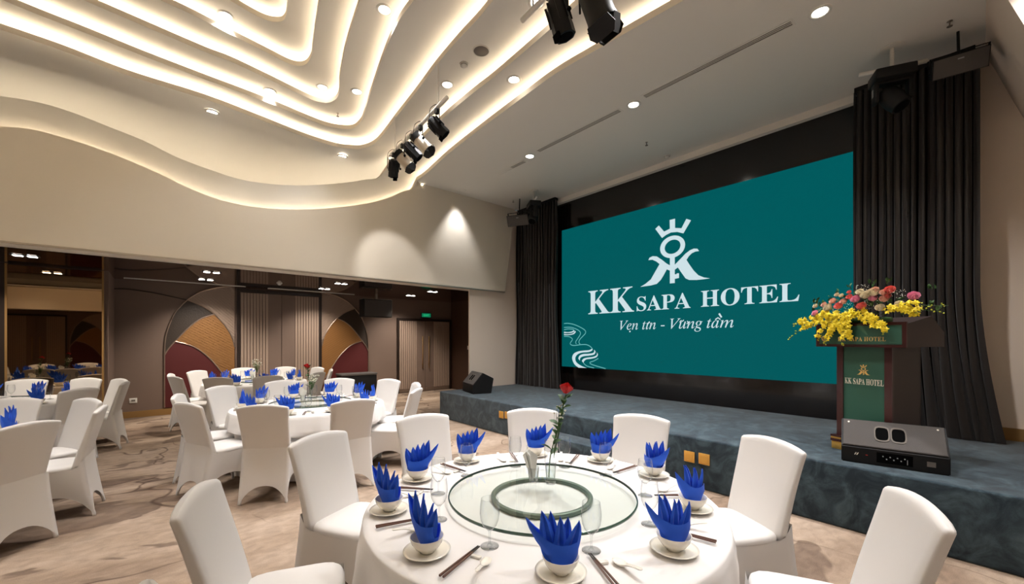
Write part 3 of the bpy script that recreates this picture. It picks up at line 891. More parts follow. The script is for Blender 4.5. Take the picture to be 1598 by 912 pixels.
def make_chopstick():
    root = thing('chopstick', 'x x x x', 'chopstick')
    mb = MB(); rings = []
    for x, r in ((0, .0034), (.17, .0028), (.19, .0026)): rings.append([(x, r, r), (x, -r, r), (x, -r, -r), (x, r, -r)])
    mb.loops(rings).build('shaft', M['chopstick'], root)
    MB().loops([[(x, r, r), (x, -r, r), (x, -r, -r), (x, r, -r)] for x, r in ((.1902, .0026), (.24, .0018))]).build('tip', M['frame'], root)
    return root
def make_spoon():
    mb = MB(); rings = []
    # section along +X : deep bowl then a rising handle
    for x, w, z, dp in ((-.002, .004, .012, .0), (.006, .014, .013, .006), (.02, .021, .013, .010), (.035, .022, .013, .011), (.05, .017, .014, .009), (.062, .012, .018, .006), (.08, .0095, .024, .004), (.105, .0085, .031, .003), (.132, .0095, .036, .003), (.140, .006, .037, .002)):
        rings.append([(x, w, z), (x, w * .6, z - dp * .8), (x, 0, z - dp), (x, -w * .6, z - dp * .8), (x, -w, z), (x, -w * .62, z - dp * .8 - .0025), (x, 0, z - dp - .0025), (x, w * .62, z - dp * .8 - .0025)])
    return mb.loops(rings).build('soup_spoon', M['porcelain'], None, True)
def make_rest():
    return MB().bbox((-.009, -.024, 0), (.009, .024, .010), .004).build('chopstick_rest', M['porcelain'], None, 'auto')
PROTO = {'plate': make_plate(), 'bowl': make_bowl(), 'glass': make_glass(), 'napkin': make_napkin(), 'chopstick': make_chopstick(), 'spoon': make_spoon(), 'rest': make_rest()}
CATS = {'plate': 'plate', 'bowl': 'bowl', 'glass': 'glass', 'napkin': 'napkin', 'chopstick': 'chopstick', 'spoon': 'spoon', 'rest': 'chopstick rest'}
for k, o in PROTO.items(): register(o); o['category'] = CATS[k]
used = {k: False for k in PROTO}
def put(kind, loc, rz, label, group):
    o = place(PROTO[kind], used[kind], loc, rz, label, group); used[kind] = True; return o

SET = {'A': ([188, 230.6, 270.8, 307.5, 345, 14.3, 48, 85, 118, 152], [.75, .71, .735, .755, .80, .80, .80, .80, .78, .78])}
for key, T in TABLES.items():
    cx, cy = T['c']
    ang, rad = SET.get(key, ([i * 36 + (21 if key in 'BC' else (29 if key == 'D' else 27)) for i in range(10)], [.76] * 10))
    od = order(ang, T['c'])
    for i, a in enumerate(ang):
        k = od[i]; R = rad[i]; th = radians(a); zt = ZT + .002
        if key == 'D' and (cx + R * cos(th)) < -2.3: pass
        wh = ('nearest the camera' if k == 0 else ORD[k] + ' setting clockwise from the nearest')
        pos = lambda r, t, z=0: (cx + r * cos(t), cy + r * sin(t), zt + z)
        g = ' on the ' + T['nm']
        rz = th - pi / 2                                   # +X = towards decreasing angle
        v = [0, .1, -.12, .06, .15, -.08, .1, -.15, .05, -.05][(i * 3 + ord(key)) % 10]
        put('plate', pos(R, th), rz, 'cream saucer under the bowl at the %s, %s' % (T['nm'], wh), 'saucer plates' + g)
        put('bowl', pos(R, th, .0095), rz, 'cream rice bowl under blue napkin at the %s, %s' % (T['nm'], wh), 'rice bowls' + g)
        if key == 'A': v = radians([0, 0, -30, -50, 0, 12, 0, -30, -48, 45][i])
        put('napkin', pos(R, th, .011), rz + v, 'royal blue fan folded napkin at the %s, %s' % (T['nm'], wh), 'blue napkins' + g)
        put('glass', pos(.565, th + radians(15)), rz, 'clear stemmed goblet at the %s, %s' % (T['nm'], wh), 'goblets' + g)
        if key in 'AB':
            ca = th + radians(12.5 if key == 'A' else 13)
            for q, nm in ((-.007, 'left'), (.007, 'right')):
                t0 = Vector(pos(.845, ca)); tr = Vector((-sin(ca), cos(ca), 0))
                put('chopstick', t0 + tr * q * (1 if q > 0 else 1.3) + Vector((0, 0, .0125)), ca + pi + q * 2.5, 'brown chopstick, %s of its pair, %s, %s' % (nm, T['nm'], wh), 'chopsticks' + g)
            put('rest', pos(.665, ca + .035), ca, 'small white chopstick rest at the %s, %s' % (T['nm'], wh), 'chopstick rests' + g)
            sa = th + radians(19)
            put('spoon', pos(.66, sa), sa + .15, 'white porcelain soup spoon at the %s, %s' % (T['nm'], wh), 'soup spoons' + g)
    o = place(TT, tt_used[0], (cx, cy, ZT + .002), 0, 'round green tinted glass turntable with grey inner ring on the ' + T['nm'], 'glass turntables'); tt_used[0] = True

# ------------------------------------------------------------ flowers
def rose_mb(r, turns=5, seed=0):
    """spiral of cupped petals; r is the bloom radius"""
    rnd = random.Random(seed); mb = MB()
    for ring in range(turns):
        n = 3 + ring; rr = r * (.22 + .78 * ring / (turns - 1)); hh = r * (1.25 - .42 * ring / (turns - 1))
        for j in range(n):
            a0 = 2 * pi * j / n + ring * 1.3 + rnd.uniform(-.1, .1); span = 2 * pi / n * .78
            rings = []
            for i in range(5):
                t = i / 4; row = []
                for q in range(5):
                    u = q / 4 - .5; a = a0 + u * span * 2 * (.55 + .45 * t)
                    rad = rr * (.25 + .75 * sin(t * pi / 2)) * (1 + .10 * t * ring / turns)
                    z = hh * t * (1 - .28 * (2 * u) ** 2 * t) - r * .5
                    row.append((rad * cos(a), rad * sin(a), z))
                rings.append(row)
            mb.loops(rings, False, False, False)
    return mb
def leaf_mb(L, w, curl=.3):
    mb = MB(); rings = []
    for i in range(7):
        t = i / 6; ww = w * sin(pi * t) ** .8 + .0004; z = L * curl * sin(t * 2.2) * .4
        rings.append([(L * t, -ww, z + ww * .35), (L * t, 0, z), (L * t, ww, z + ww * .35)])
    return mb.loops(rings, False, False, False)
def link(name, mesh, m, parent, loc, rot, sc=1.0):
    o = bpy.data.objects.new(name, mesh); COL.objects.link(o); o.parent = parent; o.location = loc
    o.rotation_euler = rot; o.scale = (sc, sc, sc * (1.45 if 'rose' in mesh.name else 1))
    return o
def mesh_of(mb, name, m, smooth=True):
    me = bpy.data.meshes.new(name); me.from_pydata([tuple(v) for v in mb.v], [], mb.f); me.materials.append(m)
    if smooth: me.polygons.foreach_set('use_smooth', [True] * len(me.polygons))
    return me
ME_ROSE = {k: mesh_of(rose_mb(.04, 5, i), k + '_rose', M[k]) for i, k in enumerate(['red_rose', 'pink', 'coral', 'cream_rose', 'blush'])}
ME_LEAF = mesh_of(leaf_mb(.05, .014), 'leaf', M['leaf'])
def vase_glass(x, y, z, key):
    root = thing('flower_vase', 'tall clear glass vase of water holding flowers on the ' + TABLES[key]['nm'], 'vase', (x, y, z), 0, 'glass flower vases')
    MB().lathe([(.0001, .0), (.027, .0), (.028, .025), (.025, .035), (.028, .07), (.034, .13), (.036, .19), (.033, .245), (.0325, .2455), (.032, .244)], 32).build('vase_body', M['glass'], root, True, fix=False)
    MB().lathe([(.0001, .02), (.022, .024), (.024, .035), (.027, .06), (.0315, .11), (.0001, .112)], 28).build('water', M['water'], root, True)
    return root
def rose_stem(x, y, z, lean, key, h=.50):
    root = thing('red_rose', 'single red rose with leaning leafy stem in the vase on the ' + TABLES[key]['nm'], 'flower', (x, y, z), 0, 'red roses in vases')
    L = Vector(lean); pts = catmull([(-L.x * .12, -L.y * .12, .035), (0, 0, .16), L * .45 + Vector((0, 0, .30)), L * .8 + Vector((0, 0, .42)), L + Vector((0, 0, h - .03))], 5)
    MB().tube(pts, .0032, 7).build('stem', M['stem'], root, True)
    link('bloom', ME_ROSE['red_rose'], None, root, L * 1.02 + Vector((0, 0, h)), (.1, .2, 0), .9)
    rnd = random.Random(5)
    for i in range(20):
        p = pts[5 + i if 5 + i < len(pts) - 2 else rnd.randint(6, len(pts) - 3)]
        a = i * 2.4
        link('leaf', ME_LEAF, None, root, p, (rnd.uniform(-.4, .4), -.5 + rnd.uniform(-.3, .3), a), rnd.uniform(.9, 1.45))
    return root
def filler(x, y, z, lean, key, n, name, h0, h1, spread, label):
    root = thing(name, label, 'flower', (x, y, z), 0, 'small white flowers in vases')
    rnd = random.Random(len(label)); L = Vector(lean)
    sm = MB(); fm = MB()
    for i in range(n):
        a = rnd.uniform(0, 6.28); r = spread * sqrt(rnd.random()); hh = rnd.uniform(h0, h1)
        p = L * (hh / h1) + Vector((r * cos(a), r * sin(a), hh)); q = L * .3 + Vector((0, 0, .14))
        sm.tube([q, (q + p) / 2 + Vector((0, 0, .01)), p], .0009, 4)
        fm.lathe([(.0001, -.006), (.0062, -.001), (.0055, .004), (.0001, .006)], 7, Matrix.Translation(p))
    s1 = sm.build('sprig', M['stem'], root); s2 = fm.build('tiny_blossoms', M['white_flower'], root, True); s2['kind'] = 'stuff'
    return root
# front table: vase, rose, tumbler with white napkins
zg = ZT + .0415
right = Vector((sin(YAW), -cos(YAW), 0))
vx, vy = 1.657, 1.585
vase_glass(vx, vy, zg, 'A')
rose_stem(vx, vy, zg, right * .085, 'A', .53)
filler(vx, vy, zg, right * .06, 'A', 16, 'white_filler_flower', .36, .44, .035, 'sprig of tiny white blossoms beside the red rose on the front table')
def tumbler(x, y, z, key):
    root = thing('napkin_tumbler', 'short glass tumbler holding white paper napkins on the ' + TABLES[key]['nm'], 'tumbler', (x, y, z), 0, 'tumblers of paper napkins')
    MB().lathe([(.0001, .0), (.024, .0), (.025, .006), (.033, .085), (.0322, .085), (.0245, .012), (.0001, .010)], 28).build('tumbler_glass', M['glass'], root, True, fix=False)
    return root
def paper_nap(x, y, z, key, rz):
    mb = MB(); n = 5
    for k in range(5):
        a = -1.1 + k * .5; dx, dy = cos(a), sin(a)
        b0 = Vector((dx * .008, dy * .008, .015)); w = Vector((-dy, dx, 0))
        t = Vector((dx * (.026 + .007 * k), dy * .034, .165 + .014 * (k % 3)))
        mb.add([b0 - w * .012, b0 + w * .012, t + w * .030 - Vector((0, 0, .02)), t + w * .004, t - w * .032 - Vector((0, 0, .03)), b0 - w * .012 + Vector((dx, dy, 0)) * .003, b0 + w * .012 + Vector((dx, dy, 0)) * .003, t + w * .030 - Vector((0, 0, .02)) + Vector((dx, dy, 0)) * .003, t + w * .004 + Vector((dx, dy, 0)) * .003, t - w * .032 - Vector((0, 0, .03)) + Vector((dx, dy, 0)) * .003],
               [(0, 1, 2, 3, 4), (9, 8, 7, 6, 5), (0, 5, 6, 1), (1, 6, 7, 2), (2, 7, 8, 3), (3, 8, 9, 4), (4, 9, 5, 0)])
    o = mb.build('paper_napkins', M['paper'], None); o.location = (x, y, z + .002); o.rotation_euler = (0, 0, rz)
    tag(o, 'folded white paper napkins standing in the tumbler on the ' + TABLES[key]['nm'], 'napkin', 'white paper napkins')
tumbler(1.60, 1.665, zg, 'A'); paper_nap(1.60, 1.665, zg, 'A', 2.2)
for key, off in (('B', (-.02, .0)), ('C', (0, 0)), ('D', (0, 0)), ('E', (0, 0))):
    cx, cy = TABLES[key]['c']; x, y = cx + off[0], cy + off[1]
    vase_glass(x, y, zg, key)
    if key == 'C':
        filler(x, y, zg, (0, 0, 0), key, 60, 'baby_breath', .28, .42, .09, "loose bunch of baby's breath in the vase on the rear table")
    else:
        rose_stem(x, y, zg, right * (-.04 if key == 'B' else .05), key, .46)
        filler(x, y, zg, right * .06, key, 40, 'white_filler_flower', .26, .36, .06, 'bunch of small white blossoms beside the red rose on the ' + TABLES[key]['nm'])
    tumbler(x - right.x * .09, y - right.y * .09, zg, key); paper_nap(x - right.x * .09, y - right.y * .09, zg, key, 2.0)

# ------------------------------------------------------------ curtains
def curtain(y0, y1, label, flare0, flare1, folds, seed):
    rnd = random.Random(seed); n = folds * 10; rows = 26; mb = MB(); rings = []
    ph = [rnd.uniform(-.5, .5) for _ in range(folds + 1)]; am = [rnd.uniform(.7, 1.25) for _ in range(folds + 1)]
    for i in range(rows + 1):
        t = i / rows; z = 4.66 - (4.66 - ZS - .006) * t; row = []
        g = max(0, (t - .6) / .4) ** 1.6
        for j in range(n + 1):
            u = j / n; k = u * folds; ki = int(k) % (folds + 1)
            y = y0 + (y1 - y0) * u - flare0 * g * (1 - u) + flare1 * g * u
            a = .068 * am[ki] * (1 + .35 * g) * (.75 + .25 * min(1, t * 6))
            x = XS - .26 - a * cos(2 * pi * k + ph[ki] * t) + .012 * sin(9 * t + ki)
            y += .02 * sin(4 * pi * k + ph[ki] * 3) * (1 + g) + .03 * g * sin(ki * 2.1)
            row.append((x, y, z))
        rings.append(row)
    # front and rear skin so the cloth has thickness
    mb.loops(rings, False, False, False)
    mb.loops([[(x + .004, y, z) for x, y, z in r] for r in rings], False, False, False)
    root = thing('stage_curtain', label, 'curtain', (0, 0, 0), 0, 'black stage curtains')
    mb.build('curtain_cloth', M['curtain'], root, True, fix=False)
    MB().box((XS - .30, y0 + .02, 4.662), (XS - .20, y1 - .02, ZC)).build('heading_track', M['black'], root)
curtain(.03, 1.06, 'black pleated floor length curtain behind the podium, right of the screen', .16, .0, 15, 3)
curtain(6.07, 7.34, 'black pleated floor length curtain left of the screen by the cream wall', .08, .0, 15, 8)

